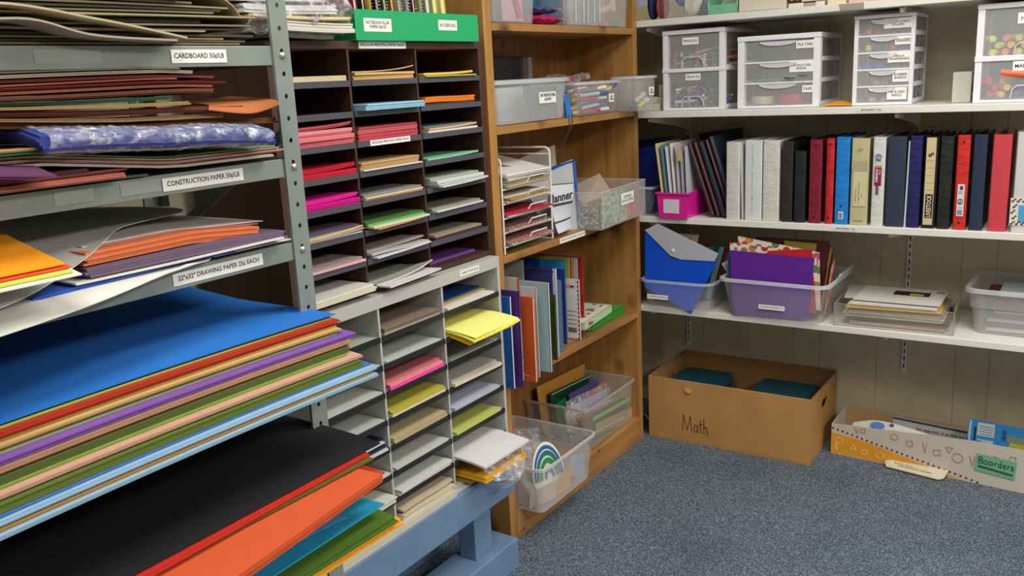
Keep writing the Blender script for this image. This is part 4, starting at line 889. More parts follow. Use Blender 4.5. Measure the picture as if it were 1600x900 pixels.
def psub(u0, u1, v0, v1, name, hx, o, mt=None):
    mb = MB(); N_ = 10; vs = []
    for k in (0, 1):
        for i in range(N_+1):
            for j in range(N_+1): vs.append(Ppl(u0+(u1-u0)*i/N_, v0+(v1-v0)*j/N_, o+k*.0012))
    q = lambda i, j: i*(N_+1)+j; M_ = (N_+1)**2; fs = []
    for i in range(N_):
        for j in range(N_): f = (q(i, j), q(i+1, j), q(i+1, j+1), q(i, j+1)); fs += [f[::-1], tuple(a+M_ for a in f)]
        for s_ in ((q(i, 0), q(i+1, 0)), (q(i+1, N_), q(i, N_)), (q(0, i+1), q(0, i)), (q(N_, i), q(N_, i+1))): fs.append((s_[0], s_[1], s_[1]+M_, s_[0]+M_))
    mb.add(vs, fs); return build(mb, name, mt or paper(hx), pl_, smooth=True)
psub(0, 1, 0, 1, 'backing', '4c4c50', 0)
pg = psub(.02, .40, .0, .96, 'title_page', 'd8dae4', .002); psub(.46, .76, .0, .96, 'ruled_block', 'd0d4e4', .002, mt=mat('d4d8e6', .7, 'lined', k=1.6)); psub(.80, .99, .0, .96, 'ruled_block', 'd0d4e4', .002, mt=mat('d4d8e6', .7, 'lined', k=1.6))
text('Planner', pg, Ppl(.27, .36, .004), Yp, Zp, .165, .030, off=.0008)
card('wallet_file', 'clear wallet file with a blue slider strip, standing behind the planner', 'file', [(-1.62, 2.62, Z3), (-1.565, 2.74, Z3), (-1.575, 2.735, 1.215), (-1.68, 2.56, 1.165)], .003, mat('c4c8d0', .3, 'clear', a=.75), wav=.003)
wl = [o for o in COL.objects if o.name.startswith('wallet_file')][-1]
card('slider_strip', None, None, [(-1.577, 2.737, 1.200), (-1.572, 2.737, 1.214), (-1.676, 2.558, 1.172), (-1.682, 2.558, 1.158)], .004, mat('1e4ca8', .4), parent=wl)
card('slider_strip', None, None, [(-1.563, 2.738, 1.0), (-1.560, 2.748, 1.0), (-1.570, 2.744, 1.208), (-1.573, 2.733, 1.208)], .004, mat('2c58b0', .4), parent=wl)
card('plastic_bag', 'cloudy plastic sleeve standing behind the blue-edged wallet file', 'plastic bag', [(-1.78, 2.57, Z3), (-1.66, 2.78, Z3), (-1.67, 2.775, 1.262), (-1.80, 2.60, 1.20)], .006, mat('d8d4cc', .3, 'clear', a=.45), wav=.008)
# open frosted box of school supplies, jutting out of the shelf
sb = thing('storage_box', 'frosted open box labelled TEACHING & SCHOOL SUPPLIES, jutting over the shelf edge', 'box', (-1.60, 2.93, Z3), .05); T = WM[sb.name]
x0, x1, y0, y1, hh = -.17, .125, -.20, .205, .132
FR = mat('d8d4d4', .3, 'clear', a=.19)
build(MB(T).box(x0, x1, y0, y1, 0.0005, .003), 'base', FR, sb)
for a in ((x1-.0025, x1, y0, y1), (x0, x0+.0025, y0, y1), (x0+.0025, x1-.0025, y0, y0+.0025), (x0+.0025, x1-.0025, y1-.0025, y1)): build(MB(T).box(*a, .003, hh), 'wall', FR, sb)
for a in ((x1-.0035, x1+.001, y0-.001, y1+.001), (x0-.001, x0+.0035, y0-.001, y1+.001), (x0+.0035, x1-.0035, y0-.001, y0+.0035), (x0+.0035, x1-.0035, y1-.0035, y1+.001)): build(MB(T).box(*a, hh, hh+.003), 'rim', RIM, sb)
p_ = plate(sb, T @ Vector((x1, .03, .085)), T.to_3x3() @ Yp, Zp, .115, .042, lab='white label reading TEACHING & SCHOOL SUPPLIES')
text('TEACHING &\nSCHOOL SUPPLIES', p_, T @ Vector((x1, .03, .085)), T.to_3x3() @ Yp, Zp, .10, .026)
def lb(name, lab, cat, a, hx, mt=None, bev=.001): return build(MB(T).box(*a), name, mt or paper(hx), None, lab, cat, bevel=bev)
lb('border_pad', 'green patterned card standing against the front wall of the frosted box', 'card', (x1-.010, x1-.005, y0+.02, .04, .004, .125), '6cb884', mat('78b890', .6, 'floral', k=.3))
lb('flash_card_box', 'small dark green box at the near bottom of the frosted box', 'box', (.0, .105, y0+.012, y0+.040, .004, .045), '4c7450', mat('4f7a56', .6, 'floral', k=.3))
lb('flash_card_box', 'small green and maroon box stacked on the dark green one, frosted box', 'box', (.0, .105, y0+.012, y0+.038, .047, .088), '6c6c54', mat('587a5c', .6, 'floral', k=.3))
lb('cardboard_sheet', 'tan card standing at the back of the frosted box', 'card', (x0+.02, x0+.024, -.15, .10, .004, .155), 'b09468')
card('paper_sheet', 'grey and white leaflet leaning out of the frosted box', 'paper', [T @ Vector(q) for q in ((.02, -.12, .08), (.06, .04, .10), (-.02, .10, .165), (-.09, -.05, .12))], .002, paper('a8988c'))
for i, (x, y, hx, cn) in enumerate(((.08, .10, 'd87850', 'orange'), (.085, .14, 'c86858', 'coral'), (.07, .06, '4c5468', 'slate'), (.06, .17, 'c8c0b8', 'ivory'))):
    lb('craft_block', '%s block among the supplies at the far end of the frosted box' % cn, 'block', (x-.02, x+.02, y-.018, y+.018, .004, .05+.006*i), hx)
q = PX(888, 188, XB0)
mb = MB().tube([(XB0+.003, q.y, 1.375), (XB0+.004, q.y, 1.36), (XB0+.003, q.y+.004, 1.335), (XB0-.03, q.y+.012, 1.28), (XB0-.06, q.y+.02, 1.215)], .0014, 6); mb.tube([(XB0+.003, q.y+.02, 1.375), (XB0+.004, q.y+.022, 1.355), (XB0+.002, q.y+.022, 1.335), (XB0-.03, q.y+.02, 1.28), (XB0-.058, q.y+.021, 1.215)], .0014, 6)
build(mb, 'hanging_cord', mat('4a4038', .6), None, 'thin looped cord hanging from the shelf edge above the wallet file', 'cord', smooth=True)

# ================================================================== BOOKCASE: SHEET PROTECTOR SHELF
Z2 = 1.3625
b1 = tub('storage_bin', 'large clear bin labelled SHT PROTECTORS 5¢ EACH, left on its shelf', 'bin', (-1.665, 2.452, Z2), .25, .435, .135, .93, mt=mat('d4d8dc', .3, 'clear', a=.30), r=.025, rim=.010, rimh=.012)
p_ = plate(b1, (-1.5475, 2.535, Z2+.075), Yp, Zp, .105, .036, lab='white label reading SHT PROTECTORS 5¢ EACH', gap=.004)
text('SHT PROTECTORS\n5¢ EACH', p_, (-1.5475, 2.535, Z2+.075), Yp, Zp, .092, .024, off=.006)
build(MB().box(-1.575, -1.565, 2.47, 2.63, Z2+.006, Z2+.11), 'document_pack', mat('4c4e54', .4), None, 'dark grey sleeve pack standing inside the front of the large clear bin', 'sleeve pack')
for i in range(5): build(MB().box(-1.76+.03*i, -1.755+.03*i, 2.29, 2.60, Z2+.006, Z2+.105+.002*i), 'sheet_protector', mat('c4ccd0', .2, 'clear', a=.35), None, 'clear sheet protectors standing inside the large labelled bin', 'sheet protector', 'sheet protectors in the large bin')
build(MB().box(-1.59, -1.583, 2.46, 2.50, Z2+.006, Z2+.125), 'divider_sheet', mat('5c6c84', .5), None, 'slate blue divider inside the large clear bin', 'divider')
q = thing('photo_sleeve', 'clear photo sleeve with punched top strip, rising out of the large bin', 'sleeve', (-1.70, 2.33, Z2+.01))
build(MB().box(-1.702, -1.699, 2.24, 2.43, Z2+.01, Z2+.225), 'sleeve', mat('b8b4a8', .1, 'clear', a=.25), q)
mb = MB(); [mb.box(-1.698, -1.696, 2.24, 2.43, z, z+.003) for z in (Z2+.225, Z2+.205, Z2+.155)]; [mb.box(-1.698, -1.696, y, y+.002, Z2+.13, Z2+.205) for y in (2.24, 2.335, 2.428)]
build(mb, 'seams', mat('e0e0dc', .3), q); mb = MB(); [mb.box(-1.698, -1.6955, y, y+.012, Z2+.209, Z2+.221) for y in (2.29, 2.36)]; build(mb, 'punched_holes', mat('1c1c1c', .5), q)
bb2 = thing('binder_box', 'black plastic document box standing at the back behind the large bin', 'box', (-1.76, 2.62, Z2))
build(MB().box(-1.81, -1.775, 2.36, 2.76, Z2+.0, Z2+.215), 'body', mat('26262a', .35), bb2, bevel=.003)
build(MB().box(-1.775, -1.74, 2.735, 2.76, Z2, Z2+.21), 'clear_edge', mat('b8bcc0', .1, 'clear', a=.35), bb2)
b2 = tub('storage_bin', 'clear bin of markers and pens beside the large labelled bin', 'bin', (-1.645, 2.86, Z2), .25, .33, .115, .90, mt=mat('d8dcdc', .2, 'clear', a=.16), r=.02, rim=.006)
p_ = plate(b2, (-1.528, 2.95, Z2+.055), Yp, Zp, .04, .03, lab='small white price label', gap=.003); text('MISC\nSUPPLIES', p_, (-1.528, 2.95, Z2+.055), Yp, Zp, .030, .018, off=.005)
b3 = tub('storage_bin', 'clear bin at the far end beside the bookcase side panel, with a white label', 'bin', (-1.655, 3.085, Z2), .24, .135, .125, .90, mt=mat('d0d4d4', .2, 'clear', a=.20), r=.02, rim=.007) if 0 else None
b3 = tub('storage_bin', 'clear bin jutting past the far side panel, with a small white label', 'bin', (-1.50, 3.085, Z2+.0), .12, .15, .125, .90, mt=mat('d0d4d4', .2, 'clear', a=.20), r=.02, rim=.006)
p_ = plate(b3, (-1.443, 3.11, Z2+.07), Yp, Zp, .045, .03, lab='small white label', gap=.003); text('MISC\nSUPPLIES', p_, (-1.443, 3.11, Z2+.07), Yp, Zp, .034, .018, off=.005)
for i, (hx, cn) in enumerate((('4c8c70', 'green'), ('c8ccd4', 'white'), ('e0c030', 'yellow'), ('3c4450', 'slate'), ('2c5c48', 'dark green'), ('b8c0c8', 'pale grey'))):
    pen('glue_stick', '%s glue stick in the clear bin jutting past the side panel' % cn, 'glue stick', (-1.50+.014*(i % 3), 3.06+.035*(i//3), Z2+.014+.02*(i % 2)), 1.2, .5, .055, .009, hx, 'glue sticks in the far bin', tip='d8dce0')
mk = [('c03050','red'),('e0dc30','yellow'),('2c3c6c','navy'),('c8ccd0','white'),('b8c8d8','pale blue'),('e0a030','amber'),('c87858','salmon'),('d8d8d0','white'),('7c8490','grey'),('b82c44','red'),('d8c89c','cream'),('4c6ca0','blue')]
for i, (hx, cn) in enumerate(mk*2):
    zz = Z2+.012+.0145*(i//4); y = 2.735+.012*(i % 4)+R.uniform(0, .05)
    pen('marker', '%s marker in the clear bin beside the large labelled bin' % cn, 'marker', (-1.555-.028*(i % 4), y, zz), 1.45+R.uniform(-.15, .15), R.uniform(0, .14), .145, .0065, hx, 'markers in the clear bin', tip=mk[(i*5+3) % 12][0])
pen('fat_marker', 'yellow and blue fat marker slanting against the bin wall', 'marker', (-1.548, 2.90, Z2+.07), 1.35, .35, .095, .009, 'e0d040', None, tip='3c5cb0')
card('ruler_case', 'bright blue case leaning between the two clear bins', 'case', [(-1.56, 2.675, Z2+.001), (-1.55, 2.695, Z2+.001), (-1.548, 2.668, Z2+.075), (-1.56, 2.655, Z2+.08)], .010, mat('2e7ad0', .35))
card('plastic_bag', 'clear bag with red beads lying on the pens', 'plastic bag', [(-1.70, 2.72, Z2+.115), (-1.58, 2.74, Z2+.115), (-1.60, 2.93, Z2+.125), (-1.73, 2.90, Z2+.12)], .022, FILM, wav=.012)
card('bead_pack', 'red packet inside the clear bag on the pens', 'packet', [(-1.70, 2.73, Z2+.112), (-1.60, 2.74, Z2+.112), (-1.61, 2.86, Z2+.120), (-1.71, 2.85, Z2+.118)], .016, mat('8c2430', .4))

# ================================================================== BOOKCASE: TOP VISIBLE SHELF
Z1 = 1.6655
tA = tub('storage_bin', 'clear bin of pink things at the left of the top visible shelf', 'bin', (-1.655, 2.365, Z1), .235, .25, .15, .92, mt=mat('d8d8dc', .2, 'clear', a=.26), r=.02, rim=.008)
build(MB().box(-1.60, -1.57, 2.27, 2.33, Z1+.005, Z1+.13), 'file_case', mat('3c3c40', .5), None, 'dark grey case inside the bin of pink things', 'case')
card('paper_sheet', 'pink sheet inside the left bin on the top visible shelf', 'paper', [(-1.575, 2.34, Z1+.01), (-1.565, 2.44, Z1+.01), (-1.565, 2.43, Z1+.13), (-1.58, 2.34, Z1+.14)], .002, paper('d8a0b8'))
card('ribbon', 'magenta strip inside the left bin on the top visible shelf', 'ribbon', [(-1.560, 2.405, Z1+.02), (-1.558, 2.425, Z1+.02), (-1.562, 2.385, Z1+.14), (-1.565, 2.365, Z1+.14)], .002, paper('c02c70'))
def pouch(label, hx, x0, x1, y0, y1, z, h, tag=True):
    r = thing('zip_pouch', label, 'pouch', ((x0+x1)/2, (y0+y1)/2, z)); mb = MB()
    def Pp(u, v, s=1): e_ = (4*u*(1-u))**.5*(4*v*(1-v))**.35; return (x0+(x1-x0)*u, y0+(y1-y0)*v, z+h*.5*(1+s*e_)+.003*math.sin(19*v+7*u))
    mb.grid(lambda u, v: Pp(u, v, -1), 10, 14, lambda u, v: h*(4*u*(1-u))**.5*(4*v*(1-v))**.35+.0008); build(mb, 'fabric_body', mat(hx, .75), r, smooth=True)
    if tag:
        build(MB().tube([(x1+.002, y1-.02, z+h*.6), (x1+.012, y1-.012, z+h*.5), (x1+.014, y1-.004, z+h*.1)], .0025, 6), 'zip_pull', mat('c8b48c', .35, metal=.6), r, smooth=True)
    return r
pouch('magenta fabric zip pouch lying on the top visible shelf', 'b81c60', -1.70, -1.545, 2.50, 2.66, Z1, .035)
pouch('blue zip pouch lying on the magenta one', '4c5c9c', -1.72, -1.555, 2.49, 2.655, Z1+.037, .024)
build(MB().box(-1.80, -1.66, 2.52, 2.86, Z1+.004, Z1+.14), 'storage_box', mat('1f5c74', .4), None, 'dark teal box standing behind the pouches', 'box', bevel=.006)
tB = tub('storage_bin', 'empty clear tray with ribbed walls tipped upright in the middle of the top visible shelf', 'bin', (-1.60, 2.80, Z1+.001), .14, .225, .13, .92, mt=mat('dce0ec', .12, 'clear', a=.20), r=.02, rim=.006)
for y in (2.715, 2.77, 2.80, 2.845, 2.885): build(MB().tube([(-1.530, y, Z1+.012), (-1.528, y, Z1+.085), (-1.53, y+.006, Z1+.095)], .0018, 6), 'rib', mat('e8ecf4', .15, 'clear', a=.6), tB, smooth=True)
tC = tub('storage_bin', 'clear bin of rolled paper at the right end of the top visible shelf', 'bin', (-1.655, 3.03, Z1), .235, .22, .15, .94, mt=mat('d8d8d4', .2, 'clear', a=.26), r=.02, rim=.006)
build(MB().tube([(-1.57, 2.95, Z1+.055), (-1.562, 3.03, Z1+.072)], .013, 12), 'paper_roll', paper('d8b8b4'), None, 'pale pink paper roll in the right bin of the top visible shelf', 'paper roll', smooth=True)
card('paper_sheet', 'printed grey sheet inside the right bin of the top visible shelf', 'paper', [(-1.60, 2.94, Z1+.01), (-1.59, 3.04, Z1+.01), (-1.59, 3.04, Z1+.13), (-1.60, 2.94, Z1+.13)], .001, mat('a8a098', .7, 'lined', k=2))
card('paper_sheet', 'cream strip standing inside the right bin of the top visible shelf', 'paper', [(-1.566, 3.045, Z1+.06), (-1.562, 3.07, Z1+.06), (-1.565, 3.075, Z1+.14), (-1.57, 3.03, Z1+.14)], .001, paper('dcd4a4'))
build(MB().box(-1.60, -1.57, 3.0, 3.03, Z1+.006, Z1+.03), 'eraser_block', mat('d03c34', .5), None, 'red eraser block at the bottom of the right bin, top visible shelf', 'eraser', bevel=.003)
build(MB().box(-1.58, -1.56, 3.04, 3.10, Z1+.006, Z1+.022), 'eraser_block', mat('6c6468', .5), None, 'grey eraser at the bottom of the right bin, top visible shelf', 'eraser', bevel=.003)

# ================================================================== GREEN BOX OF NOTEBOOKS
zt = 1.6065
gb = thing('cardboard_tray_box', 'green cardboard tray of notebooks standing on the dark sorter', 'box', (-1.64, 1.83, zt))
GM = mat('18a468', .45); x1 = -1.482; x0 = -1.78; y0, y1 = 1.590, 2.080; hh = .070
build(MB().box(x0, x1, y0, y1, zt, zt+.002), 'base', GM, gb)
build(MB().box(x1-.002, x1, y0, y1, zt+.002, zt+hh), 'front_wall', GM, gb); build(MB().box(x0, x0+.002, y0, y1, zt+.002, zt+hh+.03), 'back_wall', GM, gb)
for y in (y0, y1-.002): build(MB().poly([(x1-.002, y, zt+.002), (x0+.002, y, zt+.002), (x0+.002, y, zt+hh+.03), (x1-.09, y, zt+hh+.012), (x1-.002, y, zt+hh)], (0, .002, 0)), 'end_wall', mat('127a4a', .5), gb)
text_ = [('NOTEBOOK FILLER\nPAPER 50¢/LB', (567, 28), (612, 50)), ('NOTEBOOKS', (684, 31), (714, 48))]
for s, a, b in text_:
    A, B = PX(*a, x1), PX(*b, x1); c = (x1, (A.y+B.y)/2, (A.z+B.z)/2); p_ = plate(gb, c, Yp, Zp, B.y-A.y, A.z-B.z, lab='white label reading ' + s.replace('\n', ' '))
    text(s, p_, c, Yp, Zp, (B.y-A.y)*.86, (A.z-B.z)*(.62 if '\n' in s else .34))
NB = [('8c2050','magenta',.012,0),('26282c','black',.010,0),('34383c','charcoal',.010,0),('d8b848','yellow',.006,0),('2c2c30','black',.010,1),('1f2024','black',.012,1),('3c3c40','dark grey',.012,1),('6c604c','brown',.010,0),('a8782c','ochre',.010,0),('c8b48c','tan',.012,1),('2c4c3c','dark green',.014,0),('c4c8d4','pale grey',.008,1),('5c2838','maroon',.010,0),('8c6c34','gold brown',.012,1),('c8bc84','straw',.008,1),('8c9080','grey-green',.018,0),('d8d4a0','cream',.006,0),('dcd890','pale yellow',.018,0),('dcd890','yellow legal',.018,0)]
y = y0+.004
for i, (hx, cn, t, sp) in enumerate(NB):
    h = .19+.02*((i*7) % 3)/2; lean = -.018; xf = x1-.012-.008*((i*5) % 3); r = thing('spiral_notebook' if sp else 'notebook', '%s %s standing in the green tray, %s from its left end' % (cn, 'spiral notebook' if sp else 'notebook', ['first', 'second', 'third', 'fourth', 'fifth', 'sixth', 'seventh', 'eighth', 'ninth', 'tenth', 'eleventh', 'twelfth', 'thirteenth', 'fourteenth', 'fifteenth', 'sixteenth', 'seventeenth', 'eighteenth', 'nineteenth'][i]), 'notebook', (xf-.09, y, zt+.003))
    xx0 = max(xf-.23, x0+.006)
    cov = lambda ya, tk: MB().poly([(xx0, ya, zt+.003), (xf, ya, zt+.003), (xf, ya+lean, zt+.003+h), (xx0, ya+lean, zt+.003+h)], (0, tk, 0))
    yy = y+.016
    build(cov(yy, .001), 'front_cover', mat(hx, .5), r); build(cov(yy+t-.001, .001), 'back_cover', mat(hx, .5), r); build(MB().poly([(xx0, yy+.0012, zt+.004), (xf-.003, yy+.0012, zt+.004), (xf-.003, yy+.0012+lean, zt+h), (xx0, yy+.0012+lean, zt+h)], (0, t-.0024, 0)), 'pages', paper('d4cfbc' if i < 16 else 'dcd898'), r)
    if sp:
        mb = MB(); ns = 150; L_ = h-.02; pts = []
        for k in range(ns+1):
            f = k/ns; a = 2*PI*24*f; z = zt+.012+L_*f; pts.append((xf+.001+.0062*math.cos(a), yy+t/2+lean*(z-zt)/h+(t/2+.003)*math.sin(a), z))
        mb.tube(pts, .0009, 4); build(mb, 'spiral_wire', mat('c8c8c4', .3, metal=.7), r, smooth=True)
    y += t+.0075

# ================================================================== WALL SHELF 3: BINDERS
ZB = SHZ[3]+.001; YB = 3.215
def binder(label, px0, px1, topy, hx, tone=None, h=None, vin=True, d=.27, cat='binder', name='binder'):
    x0, x1 = PY(px0, 300, YB).x, PY(px1, 300, YB).x; w = x1-x0-.0015; H_ = h or (PY((px0+px1)/2, topy, YB).z - ZB)
    r = thing(name, label, cat, ((x0+x1)/2, YB, ZB), R.uniform(-.012, .012)); T = WM[r.name]; m_ = mat(hx, .38, 'vinyl' if vin else 'plain'); w2 = w/2
    def spn(z): b = .0012*math.sin(z*60); return [(-w2, .004, z), (-w2+.003, .0005, z), (0, -.0010-b*.5, z), (w2-.003, .0005, z), (w2, .004, z), (w2-.002, .0055, z), (-w2+.002, .0055, z)]
    build(MB(T).loops([spn(H_*k/14) for k in range(15)]), 'spine', m_, r, smooth=True)
    wb = max(.010, w2*.55)
    for s in (-1, 1):
        mb = MB(T); mb.poly([(s*w2, .0055, 0), (s*(w2-.0026), .0055, 0), (s*(wb-.0026), d, 0), (s*wb, d, 0)][::s], (0, 0, H_)); build(mb, 'front_cover' if s > 0 else 'back_cover', mat(tone or hx, .4), r)
    mb = MB(T); mb.box(-w2*.45, w2*.45, .006, .0085, .03, H_-.03)
    build(mb, 'ring_plate', mat('b0b0ac', .3, metal=.9), r)
    for z in (.06, H_/2, H_-.045):
        ring_ = [(0+w2*.62*math.cos(2*PI*k/14), .0085+w2*.55*(1+math.sin(2*PI*k/14)), z) for k in range(15)]
        build(MB(T).tube(ring_, .0012, 5, cap=False), 'ring', mat('b8b8b4', .3, metal=.9), r, smooth=True)
    return r, T, w, H_
def spine_box(r, T, x0, x1, z0, z1, hx, name='label', y=-.0028, lab=None, mt=None): return build(MB(T).box(x0, x1, y, y+.0012, z0, z1), name, mt or paper(hx), r, lab)
def spine_dot(r, T, z, rad=.0035):
    mb = MB(T); mb.loops([[(rad*k*math.cos(2*PI*j/10), -.0028-.0004*(k < 1), z+rad*k*math.sin(2*PI*j/10)) for j in range(10)] for k in (1, .6)]); build(mb, 'rivet', mat('2c2028', .4, metal=.5), r)
def stext(s, r, T, x, z, w, h, mt=INK, down=True, off=.0032):
    rt = T.to_3x3() @ (Zp*(-1 if down else 1)); u = T.to_3x3() @ (Xp*(1 if down else -1)); return text(s, r, T @ Vector((x, 0, z)), rt, u, w, h, mt, off=off)
r, T, w, h = binder('wrinkled white binder, leftmost of the upright ones', 1134, 1155, 222, 'c9c8c4', 'd0cfcc'); text('YOUR\nTEXT', r, T @ Vector((0, 0, h*.82)), T.to_3x3() @ Xp, Zp, .018, .05, mat('a8a4a0', .6), off=.0033) if 0 else None
card('plastic_folder', 'thin white folder between the first two white binders', 'folder', [(PY(1158, 300, YB).x, YB+.01, ZB), (PY(1161, 300, YB).x, YB+.01, ZB), (PY(1158, 300, YB).x, YB+.01, ZB+.285), (PY(1154, 300, YB).x, YB+.01, ZB+.285)], -.24, mat('c8c8c4', .4), nrm=(0, -1, 0))
r, T, w, h = binder('smooth white binder with small writing down its spine', 1163, 1190, 219, 'd2d5da', vin=False)
for i, ch in enumerate('VOLUMENS RECORD HISTORY'):
    if ch != ' ': text(ch, r, T @ Vector((-.002, 0, h*.93-i*.0112)), T.to_3x3() @ Xp, Zp, .0035, .005, mat('303038', .6), off=.0022)
r, T, w, h = binder('wide white binder with a crumpled spine, third from the left', 1191, 1217, 219, 'cccbc7', 'd0d0cc')
r, T, w, h = binder('dark charcoal binder right of the white ones', 1221, 1238, 221, '2c2a28', '1c1c1c')
r, T, w, h = binder('shorter black binder with a low flap, beside the charcoal one', 1240, 1258, 236, '232325', '1c1c1c')
r, T, w, h = binder('maroon binder with two rivets on its spine', 1263, 1283, 218, '7a1c30', '5c1424'); spine_dot(r, T, h-.022); spine_dot(r, T, .022)
r, T, w, h = binder('red binder with two rivets, left of the bright blue one', 1289, 1302, 216, 'b8242c', '1c1c1c'); spine_dot(r, T, h-.022); spine_dot(r, T, .022)
r, T, w, h = binder('bright blue binder with a barcode sticker low on its spine', 1304, 1326, 214, '1e7ccc', '1c5ca0'); spine_dot(r, T, .065)
p_ = spine_box(r, T, -.008, .008, .018, .045, 'd8dce4', 'barcode_sticker'); mb = MB(T); [mb.box(-.005+.0022*i, -.004+.0022*i, -.0036, -.0027, .021, .040) for i in range(5)]; build(mb, 'bars', INK, p_)
r, T, w, h = binder('wide cream binder with a handwritten paper label', 1328, 1356, 216, 'b9b48c', 'b4ae88', vin=False)
spine_box(r, T, -.026, .026, h*.62, h*.74, 'a8a284', 'tape'); p_ = spine_box(r, T, -.020, .024, h*.22, h*.62, 'c8c49c', 'paper_label', lab='cream label with handwriting'); 
strokes(p_, [[(0, 0), (.2, .8), (.1, 1.6), (.3, 2.4), (.15, 3.2), (.3, 4)], [(.9, .2), (1.1, 1), (.9, 1.8), (1.1, 2.6), (.95, 3.4), (1.1, 4.6), (1, 5.6)], [(1.7, 1.6), (1.8, 2), (1.7, 2.4)]], T @ Vector((-.012, -.003, h*.26)), Xp, Zp, .013, .0005, mat('6c6a58', .7))
strokes(r, [ring(0, 0, .5, .6), [(-1.2, .1), (-.9, .4), (-.8, -.2)], [(.6, .4), (1, 0), (1.2, .5)]], T @ Vector((0, -.003, h*.87)), Xp, Zp, .008, .0004, mat('8c8a70', .7), 'scribble')
spine_box(r, T, -.016, .016, .014, .016, '5c8cac', 'printed_line')
r, T, w, h = binder('white binder with a magenta DURABLE sticker', 1361, 1381, 214, 'cfd0ce', 'c8c8c8')
spine_box(r, T, -.011, .011, h*.66, h*.685, 'c88c3c', 'sticker_band'); p_ = spine_box(r, T, -.011, .011, h*.46, h*.66, '8c1850', 'sticker'); stext('DURABLE', p_, T, -.004, h*.57, .044, .008, paper('f0e8ec')); stext('2 inch', p_, T, .006, h*.61, .018, .0045, paper('f0e8ec'))
strokes(r, [ring(0, 0, 1, 1.1), [(0, -.6), (0, .6)], [(-1, -1.3), (.9, -1.3)]], T @ Vector((0, -.003, h*.78)), Xp, Zp, .0085, .0009, mat('2c4c9c', .5), 'ring_emblem')
mb = MB(T); [mb.box(-.006, .004, -.0034, -.0026, h*.36+.0045*i, h*.36+.0045*i+.0022) for i in range(7)]; build(mb, 'barcode', INK, r)
r, T, w, h = binder('slate blue binder right of the DURABLE one', 1384, 1413, 213, '34384c', '2c3044', vin=False)
card('plastic_folder', 'thin white folder edge between the slate and the indigo binder', 'folder', [(PY(1414, 300, YB).x, YB+.004, ZB), (PY(1417, 300, YB).x, YB+.004, ZB), (PY(1418, 300, YB).x, YB+.004, ZB+.29), (PY(1416, 300, YB).x, YB+.004, ZB+.29)], -.25, mat('c4c8cc', .4), nrm=(0, -1, 0))
r, T, w, h = binder('glossy indigo binder left of the LIVESTOCK one', 1418, 1438, 212, '20205c', '181c4c')
r, T, w, h = binder('black binder with a cream spine card reading LIVESTOCK', 1441, 1463, 213, '1c1c1e', '1a1a1c', vin=False)
p_ = spine_box(r, T, -.015, .014, .012, h-.004, 'c8b890', 'spine_card'); q_ = spine_box(r, T, -.010, .012, .035, .115, '2c2824', 'title_block', y=-.0036); stext('LIVESTOCK', q_, T, .001, .075, .074, .014, paper('dccfa8'), down=False, off=.0042)
strokes(p_, [ring(-.3, 0, .5, .45), [(0, .4), (.6, 1.1), (1.0, .1)]], T @ Vector((0, -.0030, h*.80)), Xp, Zp, .008, .0012, mat('2c2824', .7), 'emblem'); [spine_box(r, T, -.012, .011, h*(.42+.08*i), h*(.42+.08*i)+.0012, '9c8c68', 'printed_line', y=-.0034) for i in range(5)]
r, T, w, h = binder('plain black binder between the LIVESTOCK one and the red one', 1465, 1486, 213, '222120', '2c2c2a')
r, T, w, h = binder('scarlet binder with a white sticker and two rivets', 1491, 1512, 211, 'c42c24', '1c1c1e'); spine_dot(r, T, h-.022); spine_dot(r, T, .024)
p_ = spine_box(r, T, -.010, .011, .045, .150, 'd0ccd0', 'sticker'); spine_box(r, T, -.003, .006, .132, .144, '5c2c74', 'emblem', y=-.0036); strokes(p_, [ring(0, 0, 1, 1), [(0, -.5), (0, .5)], [(-.8, -1.2), (.8, -1.2)]], T @ Vector((0, -.003, .095)), Xp, Zp, .007, .0007, INK, 'ring_emblem')
mb = MB(T); [mb.box(-.007+.003*i, -.0055+.003*i, -.0036, -.0027, .05, .066) for i in range(5)]; [mb.box(-.007, .006, -.0036, -.0027, z, z+.001) for z in (.072, .12, .125)]; build(mb, 'barcode', mat('3c3c6c', .6), p_)
r, T, w, h = binder('dark slate binder right of the scarlet one', 1516, 1538, 210, '28324a', '18181c', vin=False)
r, T, w, h = binder('wide coral red binder', 1546, 1576, 210, 'c4404c', 'b83a48', vin=False)
r, T, w, h = binder('white binder with black mustache paper and a blue strip', 1583, 1612, 206, 'c8c8c8', 'd0d0d0', vin=False)
p_ = spine_box(r, T, -.030, .031, .022, .110, 'd8d4cc', 'patterned_paper'); spine_box(r, T, -.006, .012, .032, .088, '4c9ccc', 'blue_strip', y=-.0040)
q_ = []
for i in range(4):
    for j in range(5):
        if i in (1, 2) and 0 < j < 4: continue
        q_.append([(1.2*i+.35*(j % 2)+a_, 1.45*j+b_) for a_, b_ in ((-.35, -.1), (-.25, -.35), (0, -.3), (.1, .1), (.35, .4), (.55, .3))])
strokes(p_, q_, T @ Vector((-.022, -.003, .03)), Xp, Zp, .0125, .0013, INK, 'pattern')
for i, (px0, px1, hx, cn) in enumerate(((1616, 1640, '2c5c3c', 'green'), (1644, 1668, '303034', 'black'))):
    binder('%s binder beyond the mustache patterned one' % cn, px0, px1, 206, hx)
